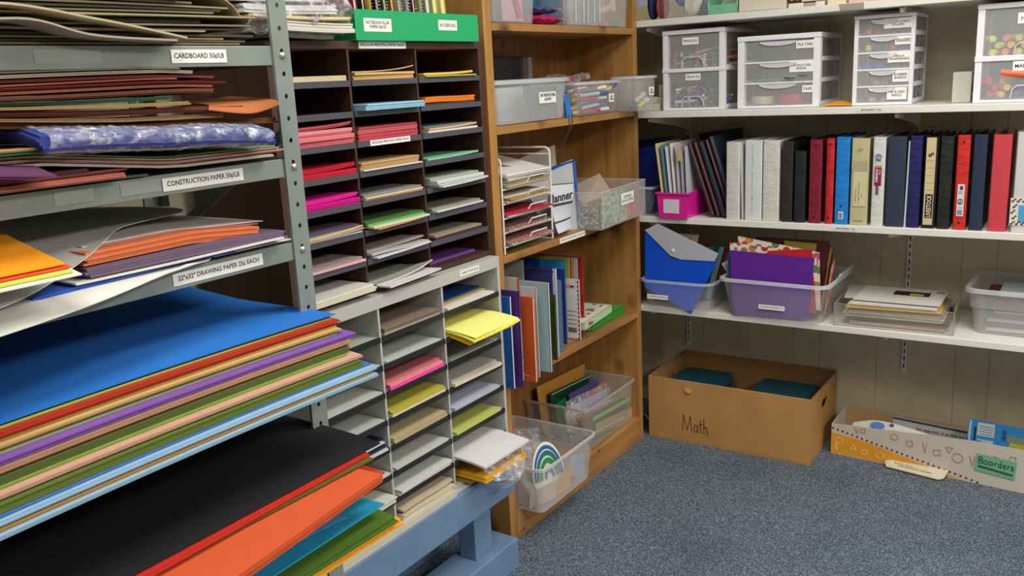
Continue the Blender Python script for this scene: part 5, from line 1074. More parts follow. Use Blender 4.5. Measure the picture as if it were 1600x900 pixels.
# leaning padfolios
pf = [(-1.262, '3c1c20', 'maroon', 'leftmost of the five leaning ones', .020, .300), (-1.238, '3e1e22', 'maroon', 'second of the five leaning ones', .019, .302), (-1.214, '1c2638', 'navy', 'third of the five leaning ones', .024, .305), (-1.188, '40201f', 'maroon', 'fourth of the leaning ones, between the navy pair', .016, .312), (-1.168, '1e2a40', 'navy', 'fifth of the leaning ones, against the white binder', .020, .325)]
for i, (x, hx, cn, lab, t, h) in enumerate(pf):
    th = -.33; dx = .020*i
    M_ = Matrix.Translation((x+.012, 3.235+.0*i, ZB)) @ Matrix.Rotation(th, 4, 'Y')
    r = thing('padfolio', '%s leather-look padfolio, %s' % (cn, lab), 'padfolio', M=M_); T = WM[r.name]
    prof = lambda z: [(-t/2, .25, z), (-t/2, .012, z), (-t/2+.003, .004, z), (0, 0, z), (t/2-.003, .004, z), (t/2, .012, z), (t/2, .25, z)]
    build(MB(T).loops([prof(0.006), prof(h)]), 'cover', mat(hx, .35), r, bevel=.002)
    build(MB(T).box(-t/2+.004, t/2-.004, .02, .245, h, h+.0012), 'page_edge', paper('18161a'), r)
q = WM['padfolio']
# tall dark portfolio at the back with a yellow dot
bp_ = card('portfolio', 'tall black portfolio leaning behind the padfolios, with a yellow round sticker', 'portfolio', [(-1.32, 3.50, ZB+.06), (-1.10, 3.50, ZB+.06), (-1.185, 3.51, 1.290), (-1.37, 3.51, 1.275)], .010, mat('16161a', .4)) if 0 else None
YP = 3.49; a, b = PY(1092, 208, YP), PY(1162, 199, YP)
bp_ = card('portfolio', 'tall black portfolio standing behind the padfolios, with a yellow round sticker', 'portfolio', [(a.x+.05, YP, ZB), (b.x, YP, ZB), (b.x-.006, YP, b.z), (a.x, YP, a.z)], .010, mat('16161a', .4), nrm=(0, 1, 0))
c = PY(1133, 212, YP); mb = MB(); mb.poly([(c.x+.010*math.cos(2*PI*k/16), YP-.002, c.z+.010*math.sin(2*PI*k/16)) for k in range(16)], (0, .001, 0)); build(mb, 'sticker', paper('c8c424'), bp_)
# pink bin of thin folders
pb_ = thing('plastic_file_bin', 'hot pink plastic file bin on the binder shelf', 'bin', (-1.385, 3.33, ZB), -.03); T = WM[pb_.name]; PK = mat('d81c98', .35)
w0, w1, dd, h0 = .058, .068, .15, .098
def pkl(s, z, o=0): return [(-s+o, -dd+o, z), (s-o, -dd+o, z), (s-o, dd-o, z), (-s+o, dd-o, z)]
mb = MB(T)
mb.loops([pkl(w0, 0), pkl(w0+.0005, .003)], cap=True); build(mb, 'base', PK, pb_)
for nm, a, b, ze in (('front_wall', 0, 1, None), ('side_wall', 1, 2, 1), ('back_wall', 2, 3, None), ('side_wall', 3, 0, 1)):
    lo, hi, li, hi2 = pkl(w0, .003), pkl(w1, h0), pkl(w0, .003, .0025), pkl(w1, h0, .0025)
    za = {0: 0, 1: 0, 2: .025, 3: .025}
    f = lambda L, i: (L[i][0], L[i][1], L[i][2]+(za[i] if L in (hi, hi2) else 0))
    vs = [f(lo, a), f(lo, b), f(hi, b), f(hi, a), f(li, a), f(li, b), f(hi2, b), f(hi2, a)]
    build(MB(T).add(vs, [(0, 1, 2, 3), (7, 6, 5, 4), (0, 4, 5, 1), (1, 5, 6, 2), (2, 6, 7, 3), (3, 7, 4, 0)]), nm, PK, pb_)
build(MB(T).box(-w1-.003, w1+.003, -dd-.008, -dd+.001, h0-.006, h0+.001), 'lip', PK, pb_, bevel=.001)
plate(pb_, T @ Vector((-.005, -dd-.0005, .046)), T.to_3x3() @ Xp, Zp, .066, .054, paper('d0ccd4'), lab='blank white label', gap=.001)
fo = [('dcc898','cream',.004),('5c8498','blue-grey',.006),('d8d8dc','white',.005),('e4e0dc','off-white',.004),('b8bcc4','clear grey',.006),('a8a4ac','grey printed',.006),('c0c4d0','pale lilac',.007)]
for i, (hx, cn, t) in enumerate(fo):
    x = -1.434+.0145*i; h = .285-.006*(i % 3)-.012*(i > 4); ln = -.035+.004*i
    card('plastic_folder', '%s folder standing in the hot pink bin, %s from the left' % (cn, ORD[i+1].replace('top', 'first')), 'folder', [(x, 3.20+.004*i, ZB+.005), (x+t, 3.20+.004*i, ZB+.005), (x+t+ln, 3.20+.004*i, ZB+h), (x+ln, 3.20+.004*i, ZB+h)], -.25, mat(hx, .35), nrm=(0, -1, 0))
card('paper_tag', 'tan tag on top of the lilac folder in the pink bin', 'tag', [(-1.372, 3.197, 1.165), (-1.352, 3.197, 1.163), (-1.366, 3.197, 1.215), (-1.384, 3.197, 1.212)], .001, paper('c8a878'), nrm=(0, -1, 0))
# clear bin of blue folders at the left end
cb = tub('storage_bin', 'clear bin of dark blue folders at the left end of the binder shelf', 'bin', (-1.62, 3.40, ZB), .24, .33, .11, .92, mt=CLEAR, r=.02)
card('pocket_folder', 'big dark blue folder leaning in the clear bin left of the pink one', 'folder', [(-1.70, 3.27, ZB+.006), (-1.515, 3.27, ZB+.006), (-1.475, 3.34, 1.215), (-1.68, 3.34, 1.19)], .008, mat('14246c', .4))
card('pocket_folder', 'navy folder behind the big dark blue one', 'folder', [(-1.70, 3.30, ZB+.006), (-1.515, 3.30, ZB+.006), (-1.47, 3.38, 1.245), (-1.68, 3.38, 1.22)], .006, mat('101a44', .4))

# ================================================================== WALL SHELF 4: FOLDER BINS
Z4s = SHZ[4]+.001
b = tub('storage_bin', 'clear bin with a big blue snap envelope, at the bookcase end of the lowest shelf', 'bin', (-1.378, 3.355, Z4s), .295, .41, .120, .88, mt=CLEAR, rimm=mat('c8d0dc', .15, 'clear', a=.4), r=.045, rim=.007, rz=.03)
T = WM[b.name]; sign(b, '2 POCKET FOLDERS 10¢', T @ Vector((-.075, -.196, .052)), T.to_3x3() @ Xp, T.to_3x3() @ Zp, .088, .018, .9, .45)
be = thing('snap_envelope', 'big bright blue plastic envelope with a pale grey snap flap', 'envelope', (-1.43, 3.20, Z4s))
A = [PY(q[0], q[1], 3.185) for q in ((1006, 375), (1040, 470), (1078, 492), (1118, 408))]
pts = [PY(*q, 3.180) for q in ((1006, 362), (1006, 450), (1078, 491), (1119, 407), (1048, 405))]
build(MB().poly([p+Vector((0, .012, 0)) for p in pts[::-1]], (0, .006, 0)), 'pocket', mat('0a50d0', .35), be)
fl = [PY(*q, 3.180) for q in ((1006, 360), (1026, 350), (1121, 397), (1115, 409), (1062, 406), (1046, 400))]
build(MB().poly([p+Vector((0, .008, 0)) for p in fl[::-1]], (0, .003, 0)), 'flap', mat('b0b4c0', .3), be)
c = PY(1050, 392, 3.180); mb = MB().loops([[(c.x+r_*math.cos(2*PI*k/12), y, c.z+r_*math.sin(2*PI*k/12)) for k in range(12)] for r_, y in ((.007, 3.188), (.0065, 3.185), (.003, 3.1838))]); build(mb, 'snap_button', mat('e4e4e8', .3), be, smooth=True)
for i, (x, hx, cn, h) in enumerate(((-1.40, '7c3438', 'maroon', .27), (-1.375, 'c8c0a4', 'ivory', .285), (-1.350, '6c2c34', 'dark red', .265), (-1.33, '4c8068', 'green', .23), (-1.315, '1c5c50', 'teal', .235), (-1.30, '8cb8b4', 'pale teal', .225), (-1.288, '7c2830', 'red-brown', .215))):
    card('pocket_folder', '%s folder standing behind the blue snap envelope' % cn, 'folder', [(x-.12+.0*i, 3.27+.02*i, Z4s+.006), (x-.01, 3.27+.02*i, Z4s+.006), (x+.045, 3.28+.02*i, Z4s+h), (x-.12, 3.28+.02*i, Z4s+h)], .004, mat(hx, .5), nrm=(0, 1, 0))
b = tub('storage_bin', 'clear bin with white end handles packed with purple and red folders', 'bin', (-.990, 3.335, Z4s), .395, .36, .150, .86, mt=mat('dfe3e8', .15, 'clear', a=.13), rimm=mat('dce0e8', .2, 'clear', a=.5), r=.04, rim=.010, rimh=.010, handles='x', rz=-.02)
T = WM[b.name]; sign(b, '2 POCKET FOLDERS 10¢', T @ Vector((.0, -.168, .052)), T.to_3x3() @ Xp, T.to_3x3() @ Zp, .098, .017, .9, .45)
def ycard(nm, lab, cat, Y, q, hx, t=.005, zb=None, mt=None, wav=0, sh=0):
    pts = [PY(*p, Y) for p in q]; return card(nm, lab, cat, [p+Vector((0, sh, 0)) for p in pts], t, mt or mat(hx, .4), nrm=(0, 1, 0), wav=wav)
ycard('pocket_folder', 'big glossy purple folder at the front of the folder bin', 'folder', 3.195, ((1145, 492), (1262, 499), (1272, 404), (1141, 391)), '5c2490', .006)
ycard('pocket_folder', 'bright red folder behind the purple one', 'folder', 3.206, ((1148, 480), (1275, 490), (1268, 389), (1200, 392)), 'b8202c')
ycard('paper_folder', 'white folder with a fruit-coloured bird print behind the red one', 'folder', 3.216, ((1146, 470), (1278, 485), (1275, 398), (1140, 379)), 'e0d8cc', mt=mat('e0d4c4', .6, 'printed', k=.8))
ycard('paper_folder', 'second bird-print folder standing higher behind the first', 'folder', 3.228, ((1150, 470), (1282, 485), (1280, 395), (1153, 369)), 'e0d8cc', mt=mat('ddd0c0', .6, 'printed', k=.82))
ycard('pocket_folder', 'mid blue folder edge at the left of the folder bin', 'folder', 3.240, ((1139, 470), (1180, 474), (1150, 396), (1137, 393)), '2c5cac')
for i, (hx, cn, tl, tr_) in enumerate((('8c8430', 'olive', (1225, 376), (1276, 381)), ('4c1c24', 'dark maroon', (1180, 370), (1296, 377)), ('5c2430', 'burgundy', (1200, 373), (1297, 382)), ('c08c2c', 'amber', (1262, 386), (1300, 389)), ('8c2c28', 'brick red', (1270, 392), (1298, 394)), ('34302c', 'black', (1276, 394), (1301, 396)))):
    Y = 3.26+.016*i; a, b_ = PY(*tl, Y), PY(*tr_, Y); card('pocket_folder', '%s folder toward the back of the folder bin' % cn, 'folder', [(a.x+.02, Y, Z4s+.012), (b_.x-.03, Y, Z4s+.012), b_, a], .005, mat(hx, .5), nrm=(0, 1, 0))
card('paper_folder', 'rose print folder at the right side of the folder bin', 'folder', [(-.815, 3.215, Z4s+.03), (-.830, 3.34, Z4s+.03), (-.815, 3.34, Z4s+.215), (-.795, 3.215, Z4s+.205)], .004, mat('d0887c', .6, 'printed', k=.8))
# acrylic tray with papers
at = thing('acrylic_tray', 'clear acrylic tray overflowing with papers and a white board on top', 'tray', (-.59, 3.36, Z4s), .055); T = WM[at.name]; AC = mat('c8c4b8', .06, 'clear', a=.13); AE = mat('b0a898', .1, 'clear', a=.6)
w_, d_, h_ = .195, .145, .080
build(MB(T).box(-w_, w_, -d_, d_, 0, .003), 'base', AC, at)
for a in ((-w_, w_, -d_, -d_+.003), (-w_, w_, d_-.003, d_), (-w_, -w_+.003, -d_+.003, d_-.003), (w_-.003, w_, -d_+.003, d_-.003)): build(MB(T).box(*a, .003, h_), 'wall', AC, at)
mb = MB(T)
for a in ((-w_-.001, w_+.001, -d_-.001, -d_+.003, h_, h_+.002), (-w_-.001, -w_+.003, -d_, d_, h_, h_+.002), (w_-.003, w_+.001, -d_, d_, h_, h_+.002), (-w_-.001, -w_+.002, -d_-.001, -d_+.002, 0, h_), (w_-.002, w_+.001, -d_-.001, -d_+.002, 0, h_), (-w_, w_, -d_-.001, -d_+.001, 0, .002)): mb.box(*a)
build(mb, 'edges', AE, at)
TL = [('c8c0b8','white sheets','lowest',.010,-.14,.17,-.12),('8c4c34','brown-red magazine','second',.006,-.13,.175,-.12),('3c3c30','dark magazine','third',.010,-.14,.172,-.125),('c4c0bc','grey-white papers','fourth',.012,-.165,.16,-.12),('b8a888','tan papers','fifth',.010,-.15,.15,-.125),('8c8470','grey-brown booklet','sixth',.010,-.15,.16,-.12),('e0b020','yellow folder','seventh',.004,-.16,.15,-.13),('d8c8a0','cream booklet','eighth',.006,-.155,.14,-.12),('d0ccc8','white booklet','ninth',.006,-.14,.14,-.125)]
z = .0045
for hx, cn, od, t, xa, xb, ya in TL:
    T2 = T @ Matrix.Rotation(R.uniform(-.03, .03), 4, 'Z'); mb = MB(T2); n = max(1, int(t/.0025))
    for k in range(n): o_ = R.uniform(-.003, .003); mb.box(xa+o_, xb+o_, ya+o_, .12+o_, z+t*k/n, z+t*(k+.9)/n)
    build(mb, 'paper_bundle', paper(hx), None, '%s in the acrylic tray, %s from the bottom' % (cn, od), 'paper', 'papers in the acrylic tray'); z += t+.0008
T2 = T @ Matrix.Rotation(-.04, 4, 'Z'); wb = build(MB(T2).box(-.135, .150, -.11, .115, z+.004, z+.008), 'white_board', paper('c8c6c0'), None, 'white board with a dark sticker lying on the papers of the acrylic tray', 'board')
build(MB(T2).box(-.02, .10, .0, .06, z+.0085, z+.009), 'sticker', paper('2c201c'), wb); build(MB(T2).box(.035, .08, .004, .03, z+.0092, z+.0096), 'green_patch', paper('a8b44c'), wb); build(MB(T2).box(.115, .145, .06, .10, z+.0085, z+.009), 'tan_patch', paper('b08c6c'), wb)
T3 = T @ Matrix.Translation((-.165, .03, 0)) @ Matrix.Rotation(.1, 4, 'Z'); build(MB(T3).box(-.02, .06, -.10, .10, z+.0, z+.0035), 'paper_sheet', paper('b4b0aa'), None, 'grey sheet sticking out on the left under the white board', 'paper')
# right bin
b = tub('storage_bin', 'clear bin of books at the right end of the lowest shelf', 'bin', (-.155, 3.43, Z4s), .40, .31, .155, .90, mt=mat('dfe1e4', .2, 'clear', a=.24), rimm=RIM, r=.04, rim=.012, rimh=.012, step=.55, rz=-.03)
bkz = Z4s+.008
for i, (hx, cn, t, x0, x1, y0) in enumerate((('c8c4c0', 'white', .012, -.30, -.03, 3.31), ('26304c', 'navy', .018, -.31, -.02, 3.31), ('c8c4c8', 'pale grey', .012, -.30, -.04, 3.315), ('1f2a48', 'dark navy', .016, -.305, -.02, 3.31), ('d0b8ac', 'pale pink', .010, -.28, -.02, 3.32), ('30364c', 'slate', .016, -.31, -.02, 3.315), ('303444', 'dark slate', .014, -.29, -.01, 3.315), ('6c1c24', 'dark red', .012, -.31, -.02, 3.32), ('b8bcc8', 'white and blue', .010, -.27, -.01, 3.33))):
    r = thing('book', '%s book lying in the right clear bin, %s from the bottom' % (cn, ['lowest', 'second', 'third', 'fourth', 'fifth', 'sixth', 'seventh', 'eighth', 'topmost'][i]), 'book', ((x0+x1)/2, 3.42, bkz)); 
    build(MB().box(x0, x1, y0, y0+.19, bkz, bkz+.0015), 'back_cover', mat(hx, .5), r); build(MB().box(x0, x1, y0, y0+.19, bkz+t-.0015, bkz+t), 'front_cover', mat(hx, .5), r); build(MB().box(x0+.003, x1-.002, y0+.001, y0+.188, bkz+.0016, bkz+t-.0016), 'pages', paper(hx), r); bkz += t+.001

# ================================================================== WALL SHELF 2: DRAWER UNITS
Z2s = SHZ[2]+.001
DP = mat('e6e7f0', .35); DC = mat('e0e4ea', .15, 'clear', a=.19); DH = mat('e8e8ee', .2, 'clear', a=.55)
def drawers(label, x, y, w, d, hs, texts, rz=0, frame=.012, top=.012, handle='cup', z=Z2s, side='open', lw=.5):
    """desktop drawer unit; hs = list of drawer heights from the top down"""
    H_ = sum(hs)+top+.006; r = thing('drawer_unit', label, 'drawer unit', (x, y, z), rz); T = WM[r.name]; f = frame
    X3 = T.to_3x3() @ Xp
    build(MB(T).box(0, w, 0, d, 0, .006), 'bottom', DP, r, bevel=.0015); build(MB(T).box(-.002, w+.002, -.003, d, H_-top, H_), 'top', DP, r, bevel=.003)
    for sx in (0, w-f):
        build(MB(T).box(sx, sx+f, 0, f*1.3, .006, H_-top), 'corner_post', DP, r, bevel=.001); build(MB(T).box(sx, sx+f*.4 if sx == 0 else sx+f, d-.03, d, .006, H_-top), 'corner_post', DP, r, bevel=.001)
        if sx: build(MB(T).box(w-.003, w-.0015, f*1.3, d-.03, .006, H_-top), 'side_window', mat('9ca0a4', .2, 'clear', a=.35), r)
    zz = H_-top; out = []
    for i, h in enumerate(hs):
        zz -= h
        for sx in (0, w-f*.5): build(MB(T).box(sx, sx+f*.5, f*1.3, d-.03, zz-.003, zz+.012), 'side_rail', DP, r)
        if i < len(hs): build(MB(T).box(f, w-f, .001, .006, zz-.003, zz+.003), 'rail', DP, r)
        dr = build(MB(T).box(f+.001, w-f-.001, .001, .0035, zz+.004, zz+h-.004), 'drawer', DC, r)
        build(MB(T).box(f+.001, w-f-.001, .0036, d-.02, zz+.004, zz+.006), 'drawer_floor', DC, dr)
        cx = w/2
        if handle == 'cup':
            mb = MB(T); mb.loops([[(cx+.30*w*math.cos(a)*1.0*k*.75, -.0005-.006*(k < 1), zz+h-.004-.016*k*math.sin(a)) for a in [PI*j/10 for j in range(11)]] for k in (1, .85)], closed=False, cap=False)
            mb = MB(T); mb.tube([(cx+.22*w*math.cos(PI*j/12), -.002, zz+h-.005-.014*math.sin(PI*j/12)) for j in range(13)], .0022, 6); mb.poly([(cx+.22*w*math.cos(PI*j/12), -.001, zz+h-.005-.014*math.sin(PI*j/12)) for j in range(13)], (0, .001, 0))
        else:
            mb = MB(T); mb.tube([(cx-.045, -.003, zz+.006), (cx-.040, -.006, zz+.034), (cx-.028, -.007, zz+.045), (cx+.028, -.007, zz+.045), (cx+.040, -.006, zz+.034), (cx+.045, -.003, zz+.006)], .0022, 6)
        build(mb, 'handle', DH, dr, smooth=True)
        s, lx, lz, lw_, lh = texts[i]; c = T @ Vector((lx*w, .001, zz+h*lz)); sign(r, s, c, X3, Zp, lw_, lh, .84, .5 if '\n' in s else .38); out.append(T @ Matrix.Translation((f, 0, zz+.0065)))
    return r, out, w-2*f
r, o1, wi = drawers('white two-drawer unit of pencils and pens, nearest the bookcase', -1.449, 3.235, .243, .36, [.128, .145], [('PENCILS 5¢', .46, .80, .064, .026), ('PENS 5¢', .50, .80, .060, .024)], frame=.020, top=.016, handle='loop')
build(MB(WM[r.name]).box(-.002, .245, -.003, .36, .141, .155), 'middle_band', DP, r, bevel=.002)
pc = [('4c7848','green'),('c89c5c','tan'),('b0584c','red'),('8c5c3c','brown'),('d8b884','natural'),('1f4c38','dark green'),('a84c50','rose')]
for i in range(34):
    k = i//6; hx, cn = pc[(i*3) % 7]; p = o1[0] @ Vector((.020+.030*(i % 6)+R.uniform(0, .01), .012+R.uniform(0, .01), .006+.0095*k)); 
    pen('pencil', '%s pencil in the heap in the PENCILS drawer' % cn, 'pencil', tuple(p), R.uniform(.6, 2.0), .03+.03*k, .15, .0044, hx, 'pencils in the drawer', kind='pencil', tip=('c86860', 'e0d4c8', '3c8c5c')[i % 3])
pe = [('c8b430','yellow'),('2c3c7c','navy'),('c02c44','red'),('4c5058','grey'),('2c4c9c','blue'),('1c1c20','black'),('d8d8dc','white'),('2c7c64','teal')]
for i in range(36):
    k = i//6; hx, cn = pe[(i*5) % 8]; p = o1[1] @ Vector((.015+.030*(i % 6)+R.uniform(0, .012), .012+R.uniform(0, .012), .007+.011*k))
    pen('pen', '%s pen in the heap in the PENS drawer' % cn, 'pen', tuple(p), R.uniform(.25, 2.3) if i % 6 < 4 else R.uniform(1.4, 2.5), .02+.02*k, .13, .0056, hx, 'pens in the drawer', tip=pe[(i*3+1) % 8][0])
r, o2, wi = drawers('white three-drawer unit with FILE TABS, PROTRACTORS and TAPE labels', -1.158, 3.245, .292, .36, [.076, .073, .082], [('FILE TABS', .82, .73, .062, .026), ('PROTRACTORS/\nANGLES', .78, .72, .082, .036), ('TAPE', .86, .70, .036, .024)], frame=.024, rz=.04, top=.018)
mb = MB(o2[2]); 
for i, (x, hx, cn, L_) in enumerate(((.055, 'c8b890', 'cream', .085), (.16, 'b82830', 'red', .105))):
    M2 = o2[2] @ Matrix.Translation((x, .05, .0)); rr_ = L_/2
    build(MB(M2).loops([[(rr_*s_*math.cos(2*PI*j/24), rr_*s_*math.sin(2*PI*j/24)+.01, z) for j in range(24)] for s_, z in ((.96, 0), (1, .004), (1, .024+.004*i), (.96, .028+.004*i), (.5, .028+.004*i), (.5, .0))], cap=False), 'tape_roll', mat(hx, .4), None, '%s roll of tape in the TAPE drawer' % cn, 'tape roll', smooth=True)
for i in range(5):
    M2 = o2[1] @ Matrix.Translation((.09+.03*i, .03+.012*(i % 3), .004+.003*i)) @ Matrix.Rotation(.5*i, 4, 'Z'); pts = [(.045*math.cos(PI*j/12), .045*math.sin(PI*j/12), 0) for j in range(13)]
    mb = MB(M2); [mb.poly([pts[j], pts[j+1], (pts[j+1][0]*.8, pts[j+1][1]*.8, 0), (pts[j][0]*.8, pts[j][1]*.8, 0)], (0, 0, .0015)) for j in range(12)]; mb.box(-.045, .045, -.006, .0, 0, .0015)
    build(mb, 'protractor', mat(('c8ccd0', '6c7c80', '4c5c5c')[i % 3], .3), None, '%s protractor in the middle drawer of the three-drawer unit' % ('pale', 'grey', 'dark')[i % 3], 'protractor', 'protractors in the drawer')
r, o3, wi = drawers('narrow white five-drawer unit with staples, erasers and rubber bands', -.757, 3.265, .192, .24, [.056, .055, .056, .056, .056], [('STAPLES/ STAPLE\nPULLERS', .72, .66, .088, .032), ('ERASERS', .82, .66, .052, .028), ('PENCIL\nSHARPERNERS', .77, .66, .074, .032), ('RUBBER\nBANDS', .80, .58, .050, .038), ('PEN & LEAD\nREFILLS', .75, .56, .062, .040)], frame=.013, top=.012, rz=.0)
small = [(0, .03, 'd04c34', 'orange-red staple puller'), (0, .055, '8c2c34', 'dark red staple puller'), (0, .11, '2c3038', 'black stapler'), (0, .14, '34383c', 'charcoal stapler'), (1, .03, 'c8c858', 'yellow-green eraser'), (1, .055, '4c5058', 'dark eraser'), (1, .085, '3c4c6c', 'navy eraser'), (1, .11, 'd0583c', 'orange eraser'), (1, .14, '4c6c8c', 'blue eraser'), (2, .03, '2c64c0', 'blue sharpener'), (2, .07, '2c64c4', 'bright blue sharpener'), (2, .12, '3c6c64', 'teal sharpener'), (3, .06, '9c8c74', 'tan rubber band bundle'), (3, .09, '7c7464', 'brown rubber band bundle'), (4, .05, 'a8acb0', 'grey refill pack'), (4, .09, '9ca0a8', 'pale refill pack')]
for dd_, x, hx, lab in small:
    M2 = o3[dd_] @ Matrix.Translation((x, .02, 0)) @ Matrix.Rotation(R.uniform(-.3, .3), 4, 'Z'); w2 = .011 if dd_ != 2 else .014
    mb = MB(M2)
    if 'puller' in lab or 'eraser' in lab: mb.loops([[(w2*s_*math.cos(2*PI*j/12), w2*s_*.8*math.sin(2*PI*j/12), z) for j in range(12)] for s_, z in ((.8, 0), (1, .004), (1, .014), (.7, .019))])
    else: mb.box(-w2, w2, -.008, .03, 0, .010); mb.box(-w2*.7, w2*.7, -.006, .026, .010, .014)
    build(mb, '_'.join(lab.split()[-2:]) if 'band' not in lab and 'refill' not in lab else ('rubber_band_bundle' if 'band' in lab else 'refill_pack'), mat(hx, .5), None, lab + ' in the narrow five-drawer unit', lab.split()[-1], bevel=.001)
r, o4, wi = drawers('white two-drawer unit of highlighters and markers at the right edge', -.379, 3.235, .30, .36, [.150, .130], [('HIGHLIGHTERS', .56, .78, .115, .032), ('MARKERS', .48, .80, .075, .030)], handle='loop', frame=.020, top=.016)
build(MB(WM[r.name]).box(-.002, .302, -.003, .36, .127, .144), 'middle_band', DP, r, bevel=.002)
for i in range(18):
    k = i//6; p = o4[0] @ Vector((.024+.036*(i % 6)+.014*(k % 2), .016+R.uniform(0, .02), .012+.021*k)); hx, cn = [('d8d040', 'yellow'), ('e0b020', 'golden'), ('c8c840', 'lime yellow'), ('e0783c', 'orange')][(i*3) % 4]
    pen('highlighter', '%s highlighter in the top drawer of the right unit' % cn, 'highlighter', tuple(p), 1.57+R.uniform(-.5, .5), .02, .12, .0105, hx, 'highlighters in the drawer', tip=('d8a020', 'd8d860', 'c8c030')[i % 3])
for i in range(18):
    k = i//6; p = o4[1] @ Vector((.024+.036*(i % 6)+.014*(k % 2), .016+R.uniform(0, .02), .012+.021*k)); hx, cn = [('c02c3c', 'red'), ('2c64b8', 'blue'), ('d8d8d8', 'white'), ('e0643c', 'orange'), ('2c3c7c', 'navy'), ('e0b040', 'yellow')][(i*5) % 6]
    pen('marker', '%s marker in the MARKERS drawer' % cn, 'marker', tuple(p), 1.57+R.uniform(-.7, .7), .03, .13, .0105, hx, 'markers in the drawer', tip=('c02c3c', '2c7cb0', 'e06a3c', 'd8d8d8')[i % 4])
pen('fat_marker', 'fat orange marker slanting across the MARKERS drawer', 'marker', tuple(o4[1] @ Vector((.055, .012, .078))), -.10, -.10, .17, .012, 'e0683c', None, tip='5c6c9c')
# chalk boxes and small things
for i, (x0, x1, z0, z1, y, lab) in enumerate(((-1.60, -1.455, 0, .028, 3.25, 'lower off-white box left of the pencil drawers'), (-1.60, -1.448, .029, .052, 3.262, 'upper off-white box left of the pencil drawers'), (-1.482, -1.452, .053, .098, 3.27, 'small upright off-white and green box on the two flat ones'))):
    q = build(MB().box(x0, x1, y, y+.11, Z2s+z0, Z2s+z1), 'chalk_box', paper('ccc8b8'), None, lab, 'box', bevel=.001); build(MB().box(x1-.013, x1-.004, y-.0006, y, Z2s+z0+.002, Z2s+z1-.002), 'green_panel', paper('7c8868'), q)
mb = MB(); mb.grid(lambda u, v: (-.855+.10*v, 3.26+.11*u, Z2s+.002+.010*math.sin(PI*u)*math.sin(PI*min(1, v*1.1))), 6, 8, .006)
build(mb, 'padded_envelope', mat('d8942c', .5), None, 'small orange padded pouch lying between the drawer units', 'pouch', smooth=True)
wbx = build(MB().box(-.447, -.392, 3.29, 3.37, Z2s, Z2s+.098), 'small_box', paper('c4c8bc'), None, 'small upright white carton left of the highlighter drawers', 'box', bevel=.001)
build(MB().box(-.3915, -.3905, 3.305, 3.335, Z2s+.03, Z2s+.075), 'picture', paper('5c7488'), wbx); build(MB().box(-.3915, -.3905, 3.308, 3.318, Z2s+.010, Z2s+.022), 'mark', INK, wbx)

# ================================================================== WALL SHELF 1
Z1s = SHZ[1]+.001
b = tub('storage_bin', 'clear bin of blue and white cloth on the topmost shelf', 'bin', (-1.360, 3.36, Z1s), .185, .25, .13, .96, mt=CLEAR, r=.012, rim=.004)
def clump(name, lab, cat, c, s, hx, seed, am=.25):
    mb = MB(); ls = []; 
    for i in range(1, 10):
        th = PI*i/10; ls.append([(c[0]+s[0]*math.sin(th)*math.cos(2*PI*j/14)*(1+am*math.sin(3*j+seed+i)), c[1]+s[1]*math.sin(th)*math.sin(2*PI*j/14)*(1+am*math.sin(2*j+seed)), c[2]+s[2]*(1-math.cos(th))) for j in range(14)])
    mb.loops(ls); return build(mb, name, mat(hx, .8), None, lab, cat, smooth=True)
clump('cloth_bundle', 'bright blue cloth in the clear bin on the topmost shelf', 'cloth', (-1.40, 3.34, Z1s+.045), (.035, .06, .035), '2c6cd0', 1, .12)
clump('cloth_bundle', 'crumpled cream cloth in the clear bin on the topmost shelf', 'cloth', (-1.35, 3.29, Z1s+.008), (.032, .03, .05), 'd8d0bc', 3, .2)
clump('cloth_bundle', 'denim blue cloth filling the clear bin on the topmost shelf', 'cloth', (-1.34, 3.40, Z1s+.006), (.06, .06, .045), '34466c', 5, .1)
clump('cloth_bundle', 'reddish fabric at the left of the clear bin of cloth', 'cloth', (-1.475, 3.30, Z1s), (.014, .05, .05), '8c3c44', 2, .15)
clump('cloth_bundle', 'navy fabric hanging at the left end of the topmost shelf', 'cloth', (-1.515, 3.30, Z1s), (.016, .04, .06), '20285c', 4, .15)
card('paper_sheet', 'pale blue paper flap at the left end of the topmost shelf', 'paper', [(-1.60, 3.22, Z1s+.035), (-1.50, 3.215, Z1s+.055), (-1.50, 3.215, Z1s+.10), (-1.60, 3.22, Z1s+.09)], .002, paper('a8b4cc'))
gt = thing('desk_tray', 'green-tinted clear desk tray on the topmost shelf', 'tray', (-1.215, 3.33, Z1s)); GT = mat('8ce0bc', .1, 'clear', a=.35)
build(MB().box(-1.27, -1.16, 3.24, 3.42, Z1s, Z1s+.004), 'base', GT, gt); build(MB().box(-1.27, -1.16, 3.24, 3.243, Z1s+.004, Z1s+.035), 'front_wall', GT, gt)
for x in (-1.27, -1.218, -1.163): build(MB().poly([(x, 3.243, Z1s+.004), (x, 3.42, Z1s+.004), (x, 3.42, Z1s+.11), (x, 3.33, Z1s+.10), (x, 3.27, Z1s+.075), (x, 3.243, Z1s+.035)], (.003, 0, 0)), 'divider', GT, gt)
for x in (-1.272, -1.163): build(MB().tube([(x+.002, 3.241, Z1s), (x+.002, 3.241, Z1s+.035), (x+.002, 3.262, Z1s+.072), (x+.002, 3.30, Z1s+.095)], .002, 6), 'edge', mat('5cc8a0', .2, 'clear', a=.7), gt, smooth=True)
build(MB().box(-1.152, -.985, 3.235, 3.46, Z1s+.002, Z1s+.14), 'carton', paper('d0c8b8'), None, 'large off-white carton on the topmost shelf', 'box', bevel=.002)
